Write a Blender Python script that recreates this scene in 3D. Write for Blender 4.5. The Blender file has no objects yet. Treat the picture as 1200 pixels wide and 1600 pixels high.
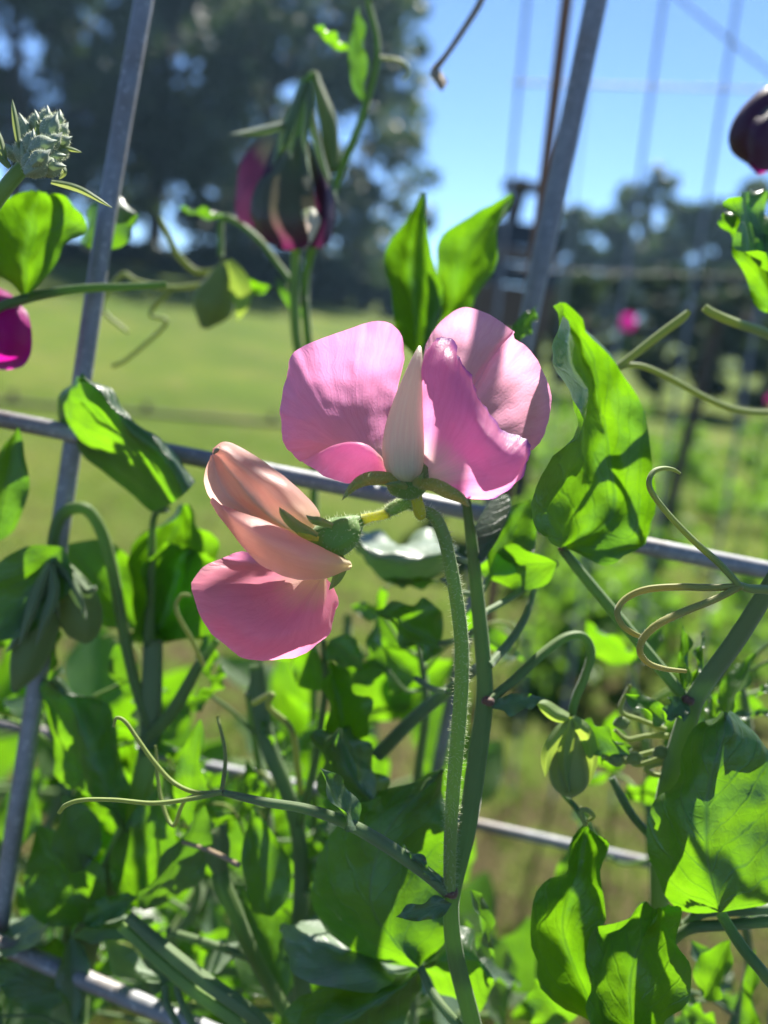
import bpy, math, random
import numpy as np
from mathutils import Vector, noise

rnd = random.Random(7)
nrg = np.random.default_rng(11)
scene = bpy.context.scene
COL = scene.collection

# ------------------------------------------------------------------ camera
FPX = 1250.0                       # focal length in pixels of the 1200 x 1600 photograph
PITCH, ROLL = math.radians(14.4), math.radians(6.5)
FOCUS = 0.150
CAM = Vector((0, 0, 0.95))
Fv = Vector((0, math.cos(PITCH), -math.sin(PITCH)))
r0 = Vector((1, 0, 0)); u0 = Vector((0, math.sin(PITCH), math.cos(PITCH)))
Rv = r0 * math.cos(ROLL) + u0 * math.sin(ROLL)
Uv = u0 * math.cos(ROLL) - r0 * math.sin(ROLL)
cd = bpy.data.cameras.new('camera'); cam = bpy.data.objects.new('camera', cd); COL.objects.link(cam)
from mathutils import Matrix
m = Matrix((Rv, Uv, -Fv)).transposed().to_4x4(); m.translation = CAM
cam.matrix_world = m
cd.sensor_fit = 'HORIZONTAL'; cd.sensor_width = 36.0; cd.lens = 36.0 * FPX / 1200.0
cd.clip_start = 0.01; cd.clip_end = 2000
cd.dof.use_dof = True; cd.dof.focus_distance = FOCUS + 0.001; cd.dof.aperture_fstop = cd.lens / 3.2
scene.camera = cam

# ------------------------------------------------------------------ sky, sun, exposure
SUN_EL, SUN_AZ = math.radians(48), math.radians(15)      # azimuth measured from +Y towards +X
w = bpy.data.worlds.new('World'); scene.world = w; w.use_nodes = True
nt = w.node_tree; nt.nodes.clear()
sk = nt.nodes.new('ShaderNodeTexSky'); sk.sky_type = 'NISHITA'; sk.sun_disc = False
sk.sun_elevation = SUN_EL; sk.sun_rotation = SUN_AZ
sk.air_density = 0.65; sk.dust_density = 0.0; sk.ozone_density = 8.0; sk.altitude = 2000
bg = nt.nodes.new('ShaderNodeBackground'); bg.inputs['Strength'].default_value = 0.068
wo = nt.nodes.new('ShaderNodeOutputWorld')
nt.links.new(sk.outputs[0], bg.inputs[0]); nt.links.new(bg.outputs[0], wo.inputs[0])
sl = bpy.data.lights.new('sun', 'SUN'); sl.energy = 5.0; sl.angle = math.radians(0.55); sl.color = (1.0, 0.95, 0.86)
so = bpy.data.objects.new('sun', sl); COL.objects.link(so)
sdir = Vector((math.sin(SUN_AZ) * math.cos(SUN_EL), math.cos(SUN_AZ) * math.cos(SUN_EL), math.sin(SUN_EL)))
so.rotation_euler = sdir.to_track_quat('Z', 'Y').to_euler(); so.location = (0, 0, 20)
vs = scene.view_settings
vs.view_transform = 'Standard'; vs.look = 'None'; vs.gamma = 1.0; vs.use_curve_mapping = False
vs.exposure = 1.7
scene.render.engine = 'CYCLES'
scene.cycles.max_bounces = 10; scene.cycles.transmission_bounces = 6; scene.cycles.diffuse_bounces = 5
scene.cycles.use_denoising = True
scene.cycles.caustics_reflective = False; scene.cycles.caustics_refractive = False
scene.cycles.sample_clamp_indirect = 6.0

# ------------------------------------------------------------------ helpers
def P(x, y, z=0.0):
    """photo pixel + distance behind the plane of focus in mm -> world point"""
    d = FOCUS + z * 0.001
    return CAM + Fv * d + Rv * ((x - 600) / FPX * d) - Uv * ((y - 800) / FPX * d)

def ray(x, y):
    return (Fv + Rv * ((x - 600) / FPX) - Uv * ((y - 800) / FPX))

def G(x, y, h=0.0):
    r = ray(x, y); t = (h - CAM.z) / r.z
    return CAM + r * t

def at(x, y, dist):
    """point on a pixel's ray at horizontal distance dist"""
    r = ray(x, y)
    return CAM + r * (dist / r.y)

def pxr(wpx, z=0.0):
    return wpx * 0.5 * (FOCUS + z * 0.001) / FPX

def cr(pts, n):
    """Catmull-Rom resample of array (k,d) at n parameters equally spaced by chord length"""
    p = np.asarray(pts, float)
    k = len(p)
    if k == 2:
        t = np.linspace(0, 1, n)[:, None]
        return p[0] * (1 - t) + p[1] * t
    pe = np.vstack([2 * p[0] - p[1], p, 2 * p[-1] - p[-2]])
    t = np.linspace(0, k - 1, n); i = np.minimum(t.astype(int), k - 2); f = (t - i)[:, None]
    a, b, c, d = pe[i], pe[i + 1], pe[i + 2], pe[i + 3]
    return 0.5 * (2 * b + (c - a) * f + (2 * a - 5 * b + 4 * c - d) * f ** 2 + (3 * b - a - 3 * c + d) * f ** 3)

def mesh_obj(name, V, F, mat, parent=None, uv=None, smooth=True):
    me = bpy.data.meshes.new(name)
    V = np.asarray(V, float)
    origin = V.mean(axis=0) if parent is not None else np.array([V[:, 0].mean(), V[:, 1].mean(), V[:, 2].min()])
    me.from_pydata((V - origin).tolist(), [], F)
    if uv is not None:
        l = me.uv_layers.new(name='UVMap')
        idx = np.empty(len(me.loops), np.int32); me.loops.foreach_get('vertex_index', idx)
        l.data.foreach_set('uv', np.asarray(uv, np.float32)[idx].ravel())
    if smooth:
        me.polygons.foreach_set('use_smooth', np.ones(len(me.polygons), bool))
    if mat: me.materials.append(mat)
    o = bpy.data.objects.new(name, me); COL.objects.link(o)
    if parent is not None:
        o.parent = parent
        o.location = Vector(origin) - world_loc(parent)
    else:
        o.location = Vector(origin)
    return o

def world_loc(o):
    v = Vector(o.location)
    while o.parent is not None:
        o = o.parent; v += Vector(o.location)
    return v

def tag(o, label, cat=None, group=None, kind=None):
    if label: o['label'] = label
    if cat: o['category'] = cat
    if group: o['group'] = group
    if kind: o['kind'] = kind
    return o

def thing(name, label, cat, loc, group=None):
    o = bpy.data.objects.new(name, None); COL.objects.link(o); o.location = loc; o.empty_display_size = 0.02
    return tag(o, label, cat, group)

def grid_faces(nu, nv, closed_v=False):
    F = []
    for i in range(nu - 1):
        for j in range(nv - 1 if not closed_v else nv):
            j2 = (j + 1) % nv
            F.append((i * nv + j, (i + 1) * nv + j, (i + 1) * nv + j2, i * nv + j2))
    return F

def fbm(p, s):
    return noise.noise(p * s) + 0.5 * noise.noise(p * (s * 2.1) + Vector((5, 3, 1)))

def sheet(name, rails, mat, parent, nu=26, nv=30, amp=0.0, freq=120.0, edge=0.0, edgefreq=9.0, seed=0.0, px=True, rim=0.0):
    """thin sheet lofted over rails (each rail u=0..1, rails run across v)"""
    R = []
    for r in rails:
        pts = [tuple(P(*q)) if px else tuple(q) for q in r]
        R.append(cr(pts, nu))
    R = np.array(R)                       # k, nu, 3
    V = np.empty((nu, nv, 3))
    for i in range(nu):
        V[i] = cr(R[:, i, :], nv)
    if amp or edge or rim:
        du = np.gradient(V, axis=0); dv = np.gradient(V, axis=1)
        N = np.cross(du, dv); ln = np.linalg.norm(N, axis=2, keepdims=True); N = N / np.maximum(ln, 1e-12)
        nav = N.reshape(-1, 3).mean(0); nav /= max(np.linalg.norm(nav), 1e-9)
        N = np.where(ln > 1e-11, N, nav)
        for i in range(nu):
            u = i / (nu - 1)
            for j in range(nv):
                v = j / (nv - 1) * 2 - 1
                p = Vector(V[i, j]) + Vector((seed, seed * 0.7, 0))
                k = amp * fbm(p, freq) * min(1, u * 5)
                e = edge * (abs(v) ** 3) * math.sin(u * edgefreq * 2 + seed * 9 + v * 1.3) * min(1, u * 6, (1 - u) * 6)
                q = rim * u ** 5 * (noise.noise(Vector((v * 9, seed, 0))) + 0.6 * noise.noise(Vector((v * 23, seed, 4)))) if rim else 0.0
                V[i, j] += N[i, j] * (k + e + q)
    uv = np.array([(i / (nu - 1), j / (nv - 1)) for i in range(nu) for j in range(nv)])
    return mesh_obj(name, V.reshape(-1, 3), grid_faces(nu, nv), mat, parent, uv)

def tube_vf(pts, rad, n=10, ns=None, flat=1.0, ridge=0.0, ribs=0.0):
    pts = [tuple(q) for q in pts]
    ns = ns or max(6, 5 * len(pts))
    C = cr(pts, ns)
    rr = cr([(r,) for r in rad], ns)[:, 0] if len(rad) > 1 else np.full(ns, rad[0])
    rr = np.maximum(rr, min(rad) * 0.5)
    T = np.gradient(C, axis=0); T /= np.maximum(np.linalg.norm(T, axis=1, keepdims=True), 1e-12)
    nrm = np.array(Rv) - T[0] * np.dot(np.array(Rv), T[0])
    if np.linalg.norm(nrm) < 0.05: nrm = np.array(Uv) - T[0] * np.dot(np.array(Uv), T[0])
    nrm /= np.linalg.norm(nrm)
    V = []; UV = []
    for i in range(ns):
        nrm = nrm - T[i] * np.dot(nrm, T[i]); nrm /= np.linalg.norm(nrm)
        b = np.cross(T[i], nrm)
        for j in range(n):
            a = 2 * math.pi * j / n
            k = 1 + ridge * (abs(math.cos(a)) ** 6) + ribs * math.cos(5 * a + 0.6)
            V.append(C[i] + rr[i] * k * (math.cos(a) * nrm + flat * math.sin(a) * b)); UV.append((i / (ns - 1), j / n))
    F = grid_faces(ns, n, True)
    V.append(C[0]); V.append(C[-1]); UV += [(0, 0), (1, 0)]
    a0, a1 = len(V) - 2, len(V) - 1
    for j in range(n):
        F.append((a0, (j + 1) % n, j)); F.append((a1, (ns - 1) * n + j, (ns - 1) * n + (j + 1) % n))
    return np.array(V), F, np.array(UV)

def tube(name, pts, rad, mat, parent, n=10, ns=None, flat=1.0, ridge=0.0, ribs=0.0):
    V, F, UV = tube_vf(pts, rad, n, ns, flat, ridge, ribs)
    return mesh_obj(name, V, F, mat, parent, UV)

def stem(parent, pts, widths, mat=None, name='stem', ground=False, **k):
    """pts (x,y,z) in photo px/mm, widths in px"""
    k.setdefault('ribs', 0.09); k.setdefault('n', 15)
    W = [P(*q) for q in pts]
    r = [pxr(widths[min(i, len(widths) - 1)], pts[i][2]) for i in range(len(pts))]
    if ground:
        e = W[-1]
        b = world_loc(parent)
        d_ = (W[-1] - W[-2]).normalized(); b = Vector((b.x, b.y, 0)); f_ = e + d_ * 0.03
        W += [e + d_ * 0.015, f_, f_.lerp(b, .06), f_.lerp(b, .15), f_.lerp(b, 0.35) + Vector((0.003, 0.003, 0)), f_.lerp(b, 0.7) - Vector((0.004, 0, 0)), b - Vector((0, 0, 0.01))]
        r += [r[-1]] * 7; k['ns'] = k.get('ns', 40) + 40
    return tube(name, W, r, mat or M['stem'], parent, **k)

def pod_vf(axis, rad, n=14, ns=20, sq=1.0, crease=0.0):
    return tube_vf(axis, rad, n, ns, flat=sq, ridge=crease)

# ------------------------------------------------------------------ materials
M = {}
class NB:
    def __init__(s, name):
        s.m = bpy.data.materials.new(name); s.m.use_nodes = True; s.t = s.m.node_tree; s.t.nodes.clear(); M[name] = s.m
        s.out = s.t.nodes.new('ShaderNodeOutputMaterial')
    def n(s, typ, **kw):
        nd = s.t.nodes.new('ShaderNode' + typ)
        for k, v in kw.items():
            if k.startswith('i_'):
                key = k[2:].replace('_', ' ')
                nd.inputs[int(key) if key.isdigit() else key].default_value = v
            else: setattr(nd, k, v)
        return nd
    def l(s, a, b): s.t.links.new(a, b)
    def mix(s, fac, a, b, mode='MIX'):
        nd = s.t.nodes.new('ShaderNodeMix'); nd.data_type = 'RGBA'; nd.blend_type = mode
        for sock, v in ((nd.inputs[0], fac), (nd.inputs[6], a), (nd.inputs[7], b)):
            if isinstance(v, bpy.types.NodeSocket): s.l(v, sock)
            elif isinstance(v, (int, float)): sock.default_value = v
            else: sock.default_value = (*v, 1) if len(v) == 3 else v
        return nd.outputs[2]
    def math(s, op, a, b=None, c=None):
        nd = s.n('Math', operation=op)
        for i, v in enumerate((a, b, c)):
            if v is None: continue
            if isinstance(v, bpy.types.NodeSocket): s.l(v, nd.inputs[i])
            else: nd.inputs[i].default_value = v
        return nd.outputs[0]
    def ramp(s, fac, stops):
        nd = s.n('ValToRGB'); e = nd.color_ramp.elements
        while len(e) < len(stops): e.new(0.5)
        for q, (p, c) in zip(e, stops): q.position = p; q.color = (*c, 1) if len(c) == 3 else (c[0],) * 3 + (1,)
        s.l(fac, nd.inputs[0]); return nd.outputs[0]
    def noise(s, vec, scale, detail=3, rough=0.55):
        nd = s.n('TexNoise', i_Scale=scale, i_Detail=detail, i_Roughness=rough)
        if vec is not None: s.l(vec, nd.inputs['Vector'])
        return nd.outputs['Fac']
    def map(s, vec, scale=(1, 1, 1), loc=(0, 0, 0)):
        nd = s.n('Mapping'); nd.inputs['Scale'].default_value = scale; nd.inputs['Location'].default_value = loc
        s.l(vec, nd.inputs[0]); return nd.outputs[0]

def thin_mat(b, front, trans, tfac, rough=0.5, spec=0.3, bump=None, bstr=0.3, bdist=0.0003, sheen=0.0):
    p = b.n('BsdfPrincipled', i_Roughness=rough); p.inputs['Specular IOR Level'].default_value = spec; p.inputs['Sheen Weight'].default_value = sheen; p.inputs['Sheen Roughness'].default_value = 0.4
    t = b.n('BsdfTranslucent'); mx = b.n('MixShader')
    for sock, v in ((p.inputs['Base Color'], front), (t.inputs['Color'], trans), (mx.inputs[0], tfac)):
        if isinstance(v, bpy.types.NodeSocket): b.l(v, sock)
        elif isinstance(v, (int, float)): sock.default_value = v
        else: sock.default_value = (*v, 1)
    if bump is not None:
        bp = b.n('Bump', i_Strength=bstr, i_Distance=bdist); b.l(bump, bp.inputs['Height'])
        b.l(bp.outputs[0], p.inputs['Normal']); b.l(bp.outputs[0], t.inputs['Normal'])
    b.l(p.outputs[0], mx.inputs[1]); b.l(t.outputs[0], mx.inputs[2]); b.l(mx.outputs[0], b.out.inputs[0])

def uvparts(b):
    tc = b.n('TexCoord'); sx = b.n('SeparateXYZ'); b.l(tc.outputs['UV'], sx.inputs[0])
    return tc, sx.outputs[0], sx.outputs[1]

def leaf_mat(name, hue=(1, 1, 1), tfac=0.5, glau_sun=0.0):
    b = NB(name); tc, u, v = uvparts(b)
    obj = b.n('ObjectInfo')
    a = b.math('ABSOLUTE', b.math('SUBTRACT', v, 0.5))
    mid = b.math('SUBTRACT', 1.0, b.math('MINIMUM', b.math('MULTIPLY', a, 45.0), 1.0))
    warp = b.noise(tc.outputs['Object'], 160, 2)
    ph = b.math('ADD', b.math('MULTIPLY', b.math('SUBTRACT', u, b.math('MULTIPLY', a, 0.9)), 7.0), b.math('MULTIPLY', warp, 0.6))
    tri = b.math('ABSOLUTE', b.math('SUBTRACT', b.math('FRACT', ph), 0.5))
    sv = b.math('SUBTRACT', 1.0, b.math('MINIMUM', b.math('MULTIPLY', tri, 12.0), 1.0))
    vo = b.n('TexVoronoi', feature='DISTANCE_TO_EDGE', i_Scale=420.0); b.l(tc.outputs['Object'], vo.inputs['Vector'])
    net = b.math('SUBTRACT', 1.0, b.math('MINIMUM', b.math('MULTIPLY', vo.outputs['Distance'], 9.0), 1.0))
    vein = b.math('MAXIMUM', mid, b.math('MAXIMUM', b.math('MULTIPLY', sv, 0.6), b.math('MULTIPLY', net, 0.15)))
    big = b.noise(tc.outputs['Object'], 90, 4)
    h = hue
    fr = b.mix(big, (0.018 * h[0], 0.046 * h[1], 0.016 * h[2]), (0.042 * h[0], 0.082 * h[1], 0.030 * h[2]))
    fr = b.mix(glau_sun, fr, (0.27, 0.34, 0.24))  # glaucous wax, raised on the palest leaves to paint in sun glare
    fr = b.mix(b.math('MULTIPLY', vein, 0.5), fr, (0.13, 0.20, 0.10))
    tr = b.mix(big, (0.08 * h[0], 0.29 * h[1], 0.003), (0.24 * h[0], 0.56 * h[1], 0.008))
    tr = b.mix(b.math('MULTIPLY', vein, 0.7), tr, (0.07, 0.21, 0.008))
    bmp = b.math('ADD', b.math('MULTIPLY', vein, -0.6), b.math('MULTIPLY', b.noise(tc.outputs['Object'], 300, 3), 1.0))
    thin_mat(b, fr, tr, tfac, rough=0.38, spec=0.75, bump=bmp, bstr=0.5, bdist=0.0005, sheen=0.05)

leaf_mat('leaf', (1.15, 1.05, 1), 0.47); leaf_mat('leaf_grey', (0.95, 0.9, 1.25), 0.34, 0.15); leaf_mat('leaf_pale_sunlit', (0.95, 0.9, 1.25), 0.3, 0.65); leaf_mat('leaf_bright', (1.25, 1.15, 0.8), 0.45)  # palest variant: waxy grey plus sun glare painted into upturned leaf tops

def petal_mat(name, base, mid, edge, tbase, tmid, tedge, tfac=0.63, e0=0.9, rim=None):
    b = NB(name); tc, u, v = uvparts(b)
    streak = b.noise(b.map(tc.outputs['UV'], (2.0, 38, 1)), 1.0, 3, 0.6)
    fine = b.noise(b.map(tc.outputs['UV'], (7, 260, 1)), 1.0, 2, 0.6)
    uu = b.math('ADD', u, b.math('MULTIPLY', b.math('SUBTRACT', streak, 0.5), 0.16))
    c1 = b.ramp(uu, [(0.04, base), (0.34, mid), (e0, mid), (1.0, edge)])
    c2 = b.ramp(uu, [(0.04, tbase), (0.32, tmid), (e0, tmid), (1.0, tedge)])
    s = b.math('MULTIPLY_ADD', streak, 0.34, 0.83); f = b.math('MULTIPLY_ADD', fine, 0.26, 0.87)
    wv = b.noise(b.map(tc.outputs['UV'], (5, 9, 1)), 1.0, 3)
    ph = b.math('ADD', b.math('MULTIPLY', v, 26.0), b.math('MULTIPLY', wv, 2.2))
    ln = b.math('SUBTRACT', 1.0, b.math('MINIMUM', b.math('MULTIPLY', b.math('ABSOLUTE', b.math('SUBTRACT', b.math('FRACT', ph), 0.5)), 9.0), 1.0))
    ph2 = b.math('ADD', b.math('MULTIPLY', v, 61.0), b.math('MULTIPLY', wv, 7.0))
    ln2 = b.math('SUBTRACT', 1.0, b.math('MINIMUM', b.math('MULTIPLY', b.math('ABSOLUTE', b.math('SUBTRACT', b.math('FRACT', ph2), 0.5)), 6.0), 1.0))
    ln = b.math('MULTIPLY', b.math('MAXIMUM', ln, b.math('MULTIPLY', ln2, 0.6)), b.math('MULTIPLY_ADD', streak, 1.3, -0.1))
    spots = b.ramp(b.noise(tc.outputs['Object'], 240, 4, 0.7), [(0.66, (1,)), (0.80, (0.80,))])
    f = b.math('MULTIPLY', b.math('MULTIPLY', f, spots), b.math('MULTIPLY_ADD', ln, -0.13, 1.03))
    sf = b.math('MULTIPLY', s, f); cmb = b.n('CombineColor')
    for i, e in enumerate((0.4, 1.05, 0.75)):
        b.l(b.math('POWER', sf, e), cmb.inputs[i])
    c1 = b.mix(1.0, c1, cmb.outputs[0], 'MULTIPLY'); c2 = b.mix(1.0, c2, cmb.outputs[0], 'MULTIPLY')
    if rim:
        rf = b.ramp(u, [(0.93, (0,)), (0.985, (1,))])
        c1 = b.mix(b.math('MULTIPLY', rf, 0.8), c1, rim); c2 = b.mix(b.math('MULTIPLY', rf, 0.8), c2, rim)
    grain = b.noise(tc.outputs['Object'], 2200, 2)
    bmp = b.math('ADD', b.math('MULTIPLY', ln, -0.7), b.math('MULTIPLY', grain, 0.7))
    thin_mat(b, c1, c2, tfac, rough=0.42, spec=0.35, bump=bmp, bstr=0.32, bdist=0.0002, sheen=0.08)

PK = dict(base=(0.66, 0.62, 0.48), mid=(0.72, 0.25, 0.43), edge=(0.74, 0.25, 0.46),
          tbase=(0.80, 0.72, 0.50), tmid=(0.93, 0.33, 0.61), tedge=(0.94, 0.34, 0.65))
petal_mat('petal_pink', **PK)
petal_mat('petal_wing', **{**PK, 'mid': (0.68, 0.22, 0.42), 'edge': (0.60, 0.18, 0.45)}, rim=(0.30, 0.10, 0.42))
petal_mat('petal_pale', base=(0.66, 0.62, 0.40), mid=(0.70, 0.29, 0.42), edge=(0.70, 0.27, 0.43),
          tbase=(0.85, 0.76, 0.45), tmid=(0.88, 0.40, 0.56), tedge=(0.88, 0.37, 0.58))
petal_mat('petal_salmon', base=(0.70, 0.58, 0.36), mid=(0.78, 0.43, 0.38), edge=(0.78, 0.39, 0.40),
          tbase=(0.9, 0.75, 0.42), tmid=(0.84, 0.52, 0.44), tedge=(0.84, 0.48, 0.46))
petal_mat('petal_rose', base=(0.66, 0.52, 0.34), mid=(0.76, 0.24, 0.35), edge=(0.78, 0.26, 0.38),
          tbase=(0.85, 0.65, 0.38), tmid=(0.94, 0.28, 0.48), tedge=(0.95, 0.30, 0.54))
petal_mat('petal_keel', base=(0.44, 0.48, 0.28), mid=(0.60, 0.56, 0.42), edge=(0.66, 0.66, 0.44),
          tbase=(0.62, 0.68, 0.32), tmid=(0.82, 0.62, 0.50), tedge=(0.85, 0.85, 0.6), tfac=0.4)
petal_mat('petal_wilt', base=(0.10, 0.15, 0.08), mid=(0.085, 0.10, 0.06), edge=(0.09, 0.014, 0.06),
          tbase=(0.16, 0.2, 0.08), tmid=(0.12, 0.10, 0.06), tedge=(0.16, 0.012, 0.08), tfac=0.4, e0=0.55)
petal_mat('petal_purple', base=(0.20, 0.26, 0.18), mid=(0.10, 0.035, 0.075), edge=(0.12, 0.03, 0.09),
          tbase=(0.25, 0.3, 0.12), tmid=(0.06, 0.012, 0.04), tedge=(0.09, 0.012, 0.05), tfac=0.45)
petal_mat('petal_magenta', base=(0.4, 0.05, 0.25), mid=(0.42, 0.01, 0.22), edge=(0.4, 0.01, 0.24),
          tbase=(0.6, 0.05, 0.3), tmid=(0.42, 0.005, 0.23), tedge=(0.45, 0.008, 0.28))

def stem_mat(name, c1, c2, trans, tfac=0.18, red=False):
    b = NB(name); tc, u, v = uvparts(b)
    n1 = b.noise(tc.outputs['Object'], 130, 4)
    ln = b.noise(b.map(tc.outputs['UV'], (3, 26, 1)), 1.0, 2)
    col = b.mix(b.math('MULTIPLY_ADD', ln, 0.5, b.math('MULTIPLY', n1, 0.5)), c1, c2)
    if red: col = b.mix(b.ramp(u, [(0.80, (0,)), (0.97, (1,))]), col, (0.22, 0.03, 0.04))
    thin_mat(b, col, trans, tfac, rough=0.55, spec=0.3, sheen=0.35, bump=b.math('ADD', ln, b.math('MULTIPLY', n1, 0.5)), bstr=0.35, bdist=0.0004)
stem_mat('stem', (0.09, 0.145, 0.045), (0.16, 0.24, 0.07), (0.28, 0.50, 0.05), 0.32)
stem_mat('stem_grey', (0.10, 0.155, 0.07), (0.18, 0.25, 0.11), (0.26, 0.44, 0.08), 0.30)
stem_mat('stalk', (0.15, 0.25, 0.06), (0.22, 0.33, 0.09), (0.34, 0.55, 0.05), 0.3)
stem_mat('pedicel', (0.42, 0.46, 0.04), (0.55, 0.56, 0.07), (0.85, 0.85, 0.04), 0.45)
stem_mat('tendril', (0.18, 0.26, 0.06), (0.28, 0.34, 0.10), (0.5, 0.55, 0.05), 0.3)
stem_mat('tendril_gold', (0.20, 0.27, 0.06), (0.40, 0.36, 0.10), (0.6, 0.5, 0.05), 0.3)
stem_mat('calyx', (0.11, 0.22, 0.05), (0.17, 0.30, 0.075), (0.24, 0.42, 0.04), 0.3)
stem_mat('sepal', (0.14, 0.22, 0.07), (0.22, 0.30, 0.10), (0.40, 0.55, 0.06), 0.45)
stem_mat('sepal_dull', (0.08, 0.14, 0.06), (0.15, 0.21, 0.09), (0.10, 0.18, 0.04), 0.2)
stem_mat('bud_grey', (0.17, 0.23, 0.14), (0.30, 0.36, 0.24), (0.2, 0.3, 0.1), 0.15)
stem_mat('bud_green', (0.10, 0.17, 0.06), (0.19, 0.26, 0.10), (0.35, 0.42, 0.10), 0.35)
stem_mat('node_red', (0.10, 0.03, 0.03), (0.14, 0.09, 0.05), (0.12, 0.06, 0.03), 0.1)
b = NB('hair'); thin_mat(b, (0.75, 0.78, 0.62), (0.92, 0.95, 0.75), 0.65, rough=0.3, spec=0.8)

b = NB('galvanised'); tc = b.n('TexCoord')
n1 = b.noise(tc.outputs['Object'], 220, 5); n2 = b.noise(tc.outputs['Object'], 24, 3)
col = b.mix(n1, (0.13, 0.135, 0.145), (0.30, 0.305, 0.32)); col = b.mix(b.ramp(n2, [(0.52, (0,)), (0.70, (1,))]), col, (0.17, 0.13, 0.10)); col = b.mix(b.ramp(b.noise(tc.outputs['Object'], 600, 3, 0.7), [(0.58, (0,)), (0.68, (0.7,))]), col, (0.5, 0.5, 0.5))
p = b.n('BsdfPrincipled', i_Metallic=0.15, i_Roughness=0.55); b.l(col, p.inputs['Base Color'])
bp = b.n('Bump', i_Strength=0.3, i_Distance=0.0004); b.l(n1, bp.inputs['Height']); b.l(bp.outputs[0], p.inputs['Normal']); b.l(p.outputs[0], b.out.inputs[0])

def plain(name, c1, c2, scale, rough=0.8, bstr=0.5, bdist=0.003, stretch=(1, 1, 1)):
    b = NB(name); tc = b.n('TexCoord'); v = b.map(tc.outputs['Object'], stretch)
    n1 = b.noise(v, scale, 6, 0.62); col = b.mix(n1, c1, c2)
    p = b.n('BsdfPrincipled', i_Roughness=rough); b.l(col, p.inputs['Base Color'])
    bp = b.n('Bump', i_Strength=bstr, i_Distance=bdist); b.l(n1, bp.inputs['Height']); b.l(bp.outputs[0], p.inputs['Normal'])
    b.l(p.outputs[0], b.out.inputs[0])
plain('rust', (0.13, 0.06, 0.035), (0.26, 0.14, 0.08), 90)
plain('bark', (0.05, 0.042, 0.035), (0.12, 0.10, 0.085), 7, stretch=(1, 1, 0.2), bdist=0.03)
plain('old_wood', (0.035, 0.028, 0.022), (0.085, 0.06, 0.045), 14, stretch=(1, 1, 0.15))
plain('brown_board', (0.08, 0.05, 0.04), (0.13, 0.085, 0.065), 14, stretch=(0.15, 1, 1))
plain('tarp', (0.02, 0.028, 0.042), (0.04, 0.05, 0.07), 6, rough=0.85)
plain('dry_stalk', (0.20, 0.14, 0.08), (0.34, 0.26, 0.16), 150)
plain('hill', (0.03, 0.05, 0.03), (0.06, 0.09, 0.04), 0.05)

b = NB('ground'); tc = b.n('TexCoord'); ge = b.n('NewGeometry')
n1 = b.noise(ge.outputs['Position'], 0.9, 5); n2 = b.noise(ge.outputs['Position'], 9, 5); n3 = b.noise(ge.outputs['Position'], 60, 4)
g = b.mix(n2, (0.055, 0.100, 0.012), (0.115, 0.155, 0.022)); g = b.mix(b.ramp(n1, [(0.45, (0,)), (0.7, (1,))]), g, (0.14, 0.15, 0.035))
d = b.mix(n3, (0.035, 0.030, 0.014), (0.11, 0.092, 0.042))
sp = b.n('SeparateXYZ'); b.l(ge.outputs['Position'], sp.inputs[0])
near = b.math('SUBTRACT', 1.0, b.math('MINIMUM', b.math('MULTIPLY', sp.outputs[1], 0.22), 1.0))
bare = b.ramp(b.math('ADD', b.math('MULTIPLY', near, 0.35), b.math('MULTIPLY', n2, 0.75)), [(0.50, (0,)), (0.66, (1,))])
pat = b.noise(ge.outputs['Position'], 0.32, 6, 0.7)
g = b.mix(b.ramp(pat, [(0.42, (0.6,)), (0.58, (0,))]), g, (0.050, 0.085, 0.014))
g = b.mix(b.ramp(b.noise(ge.outputs['Position'], 1.7, 5, 0.7), [(0.58, (0,)), (0.72, (0.7,))]), g, (0.17, 0.16, 0.06))
col = b.mix(bare, g, d)
p = b.n('BsdfPrincipled', i_Roughness=0.95); p.inputs['Specular IOR Level'].default_value = 0.05; b.l(col, p.inputs['Base Color'])
bp = b.n('Bump', i_Strength=0.7, i_Distance=0.02); b.l(n3, bp.inputs['Height']); b.l(bp.outputs[0], p.inputs['Normal']); b.l(p.outputs[0], b.out.inputs[0])

def foliage_mat(name, c1, c2, trans, tfac=0.35):
    b = NB(name); ge = b.n('NewGeometry'); n1 = b.noise(ge.outputs['Position'], 0.7, 4)
    rn = b.n('TexWhiteNoise', noise_dimensions='1D'); b.l(ge.outputs['Random Per Island'], rn.inputs['W'])
    f = b.math('ADD', b.math('MULTIPLY', n1, 0.5), b.math('MULTIPLY', rn.outputs['Value'], 0.5))
    thin_mat(b, b.mix(f, c1, c2), trans, tfac, rough=0.5, spec=0.3)
foliage_mat('tree_dark', (0.028, 0.045, 0.028), (0.055, 0.080, 0.04), (0.07, 0.12, 0.025), 0.25)
foliage_mat('tree_mid', (0.038, 0.060, 0.030), (0.075, 0.105, 0.045), (0.10, 0.17, 0.035), 0.3)
foliage_mat('grass_green', (0.035, 0.075, 0.010), (0.09, 0.13, 0.022), (0.15, 0.28, 0.02), 0.38)
foliage_mat('grass_dry', (0.05, 0.042, 0.015), (0.18, 0.150, 0.062), (0.15, 0.125, 0.04), 0.3)
foliage_mat('crop', (0.04, 0.095, 0.025), (0.085, 0.165, 0.045), (0.22, 0.44, 0.03), 0.42)

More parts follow.
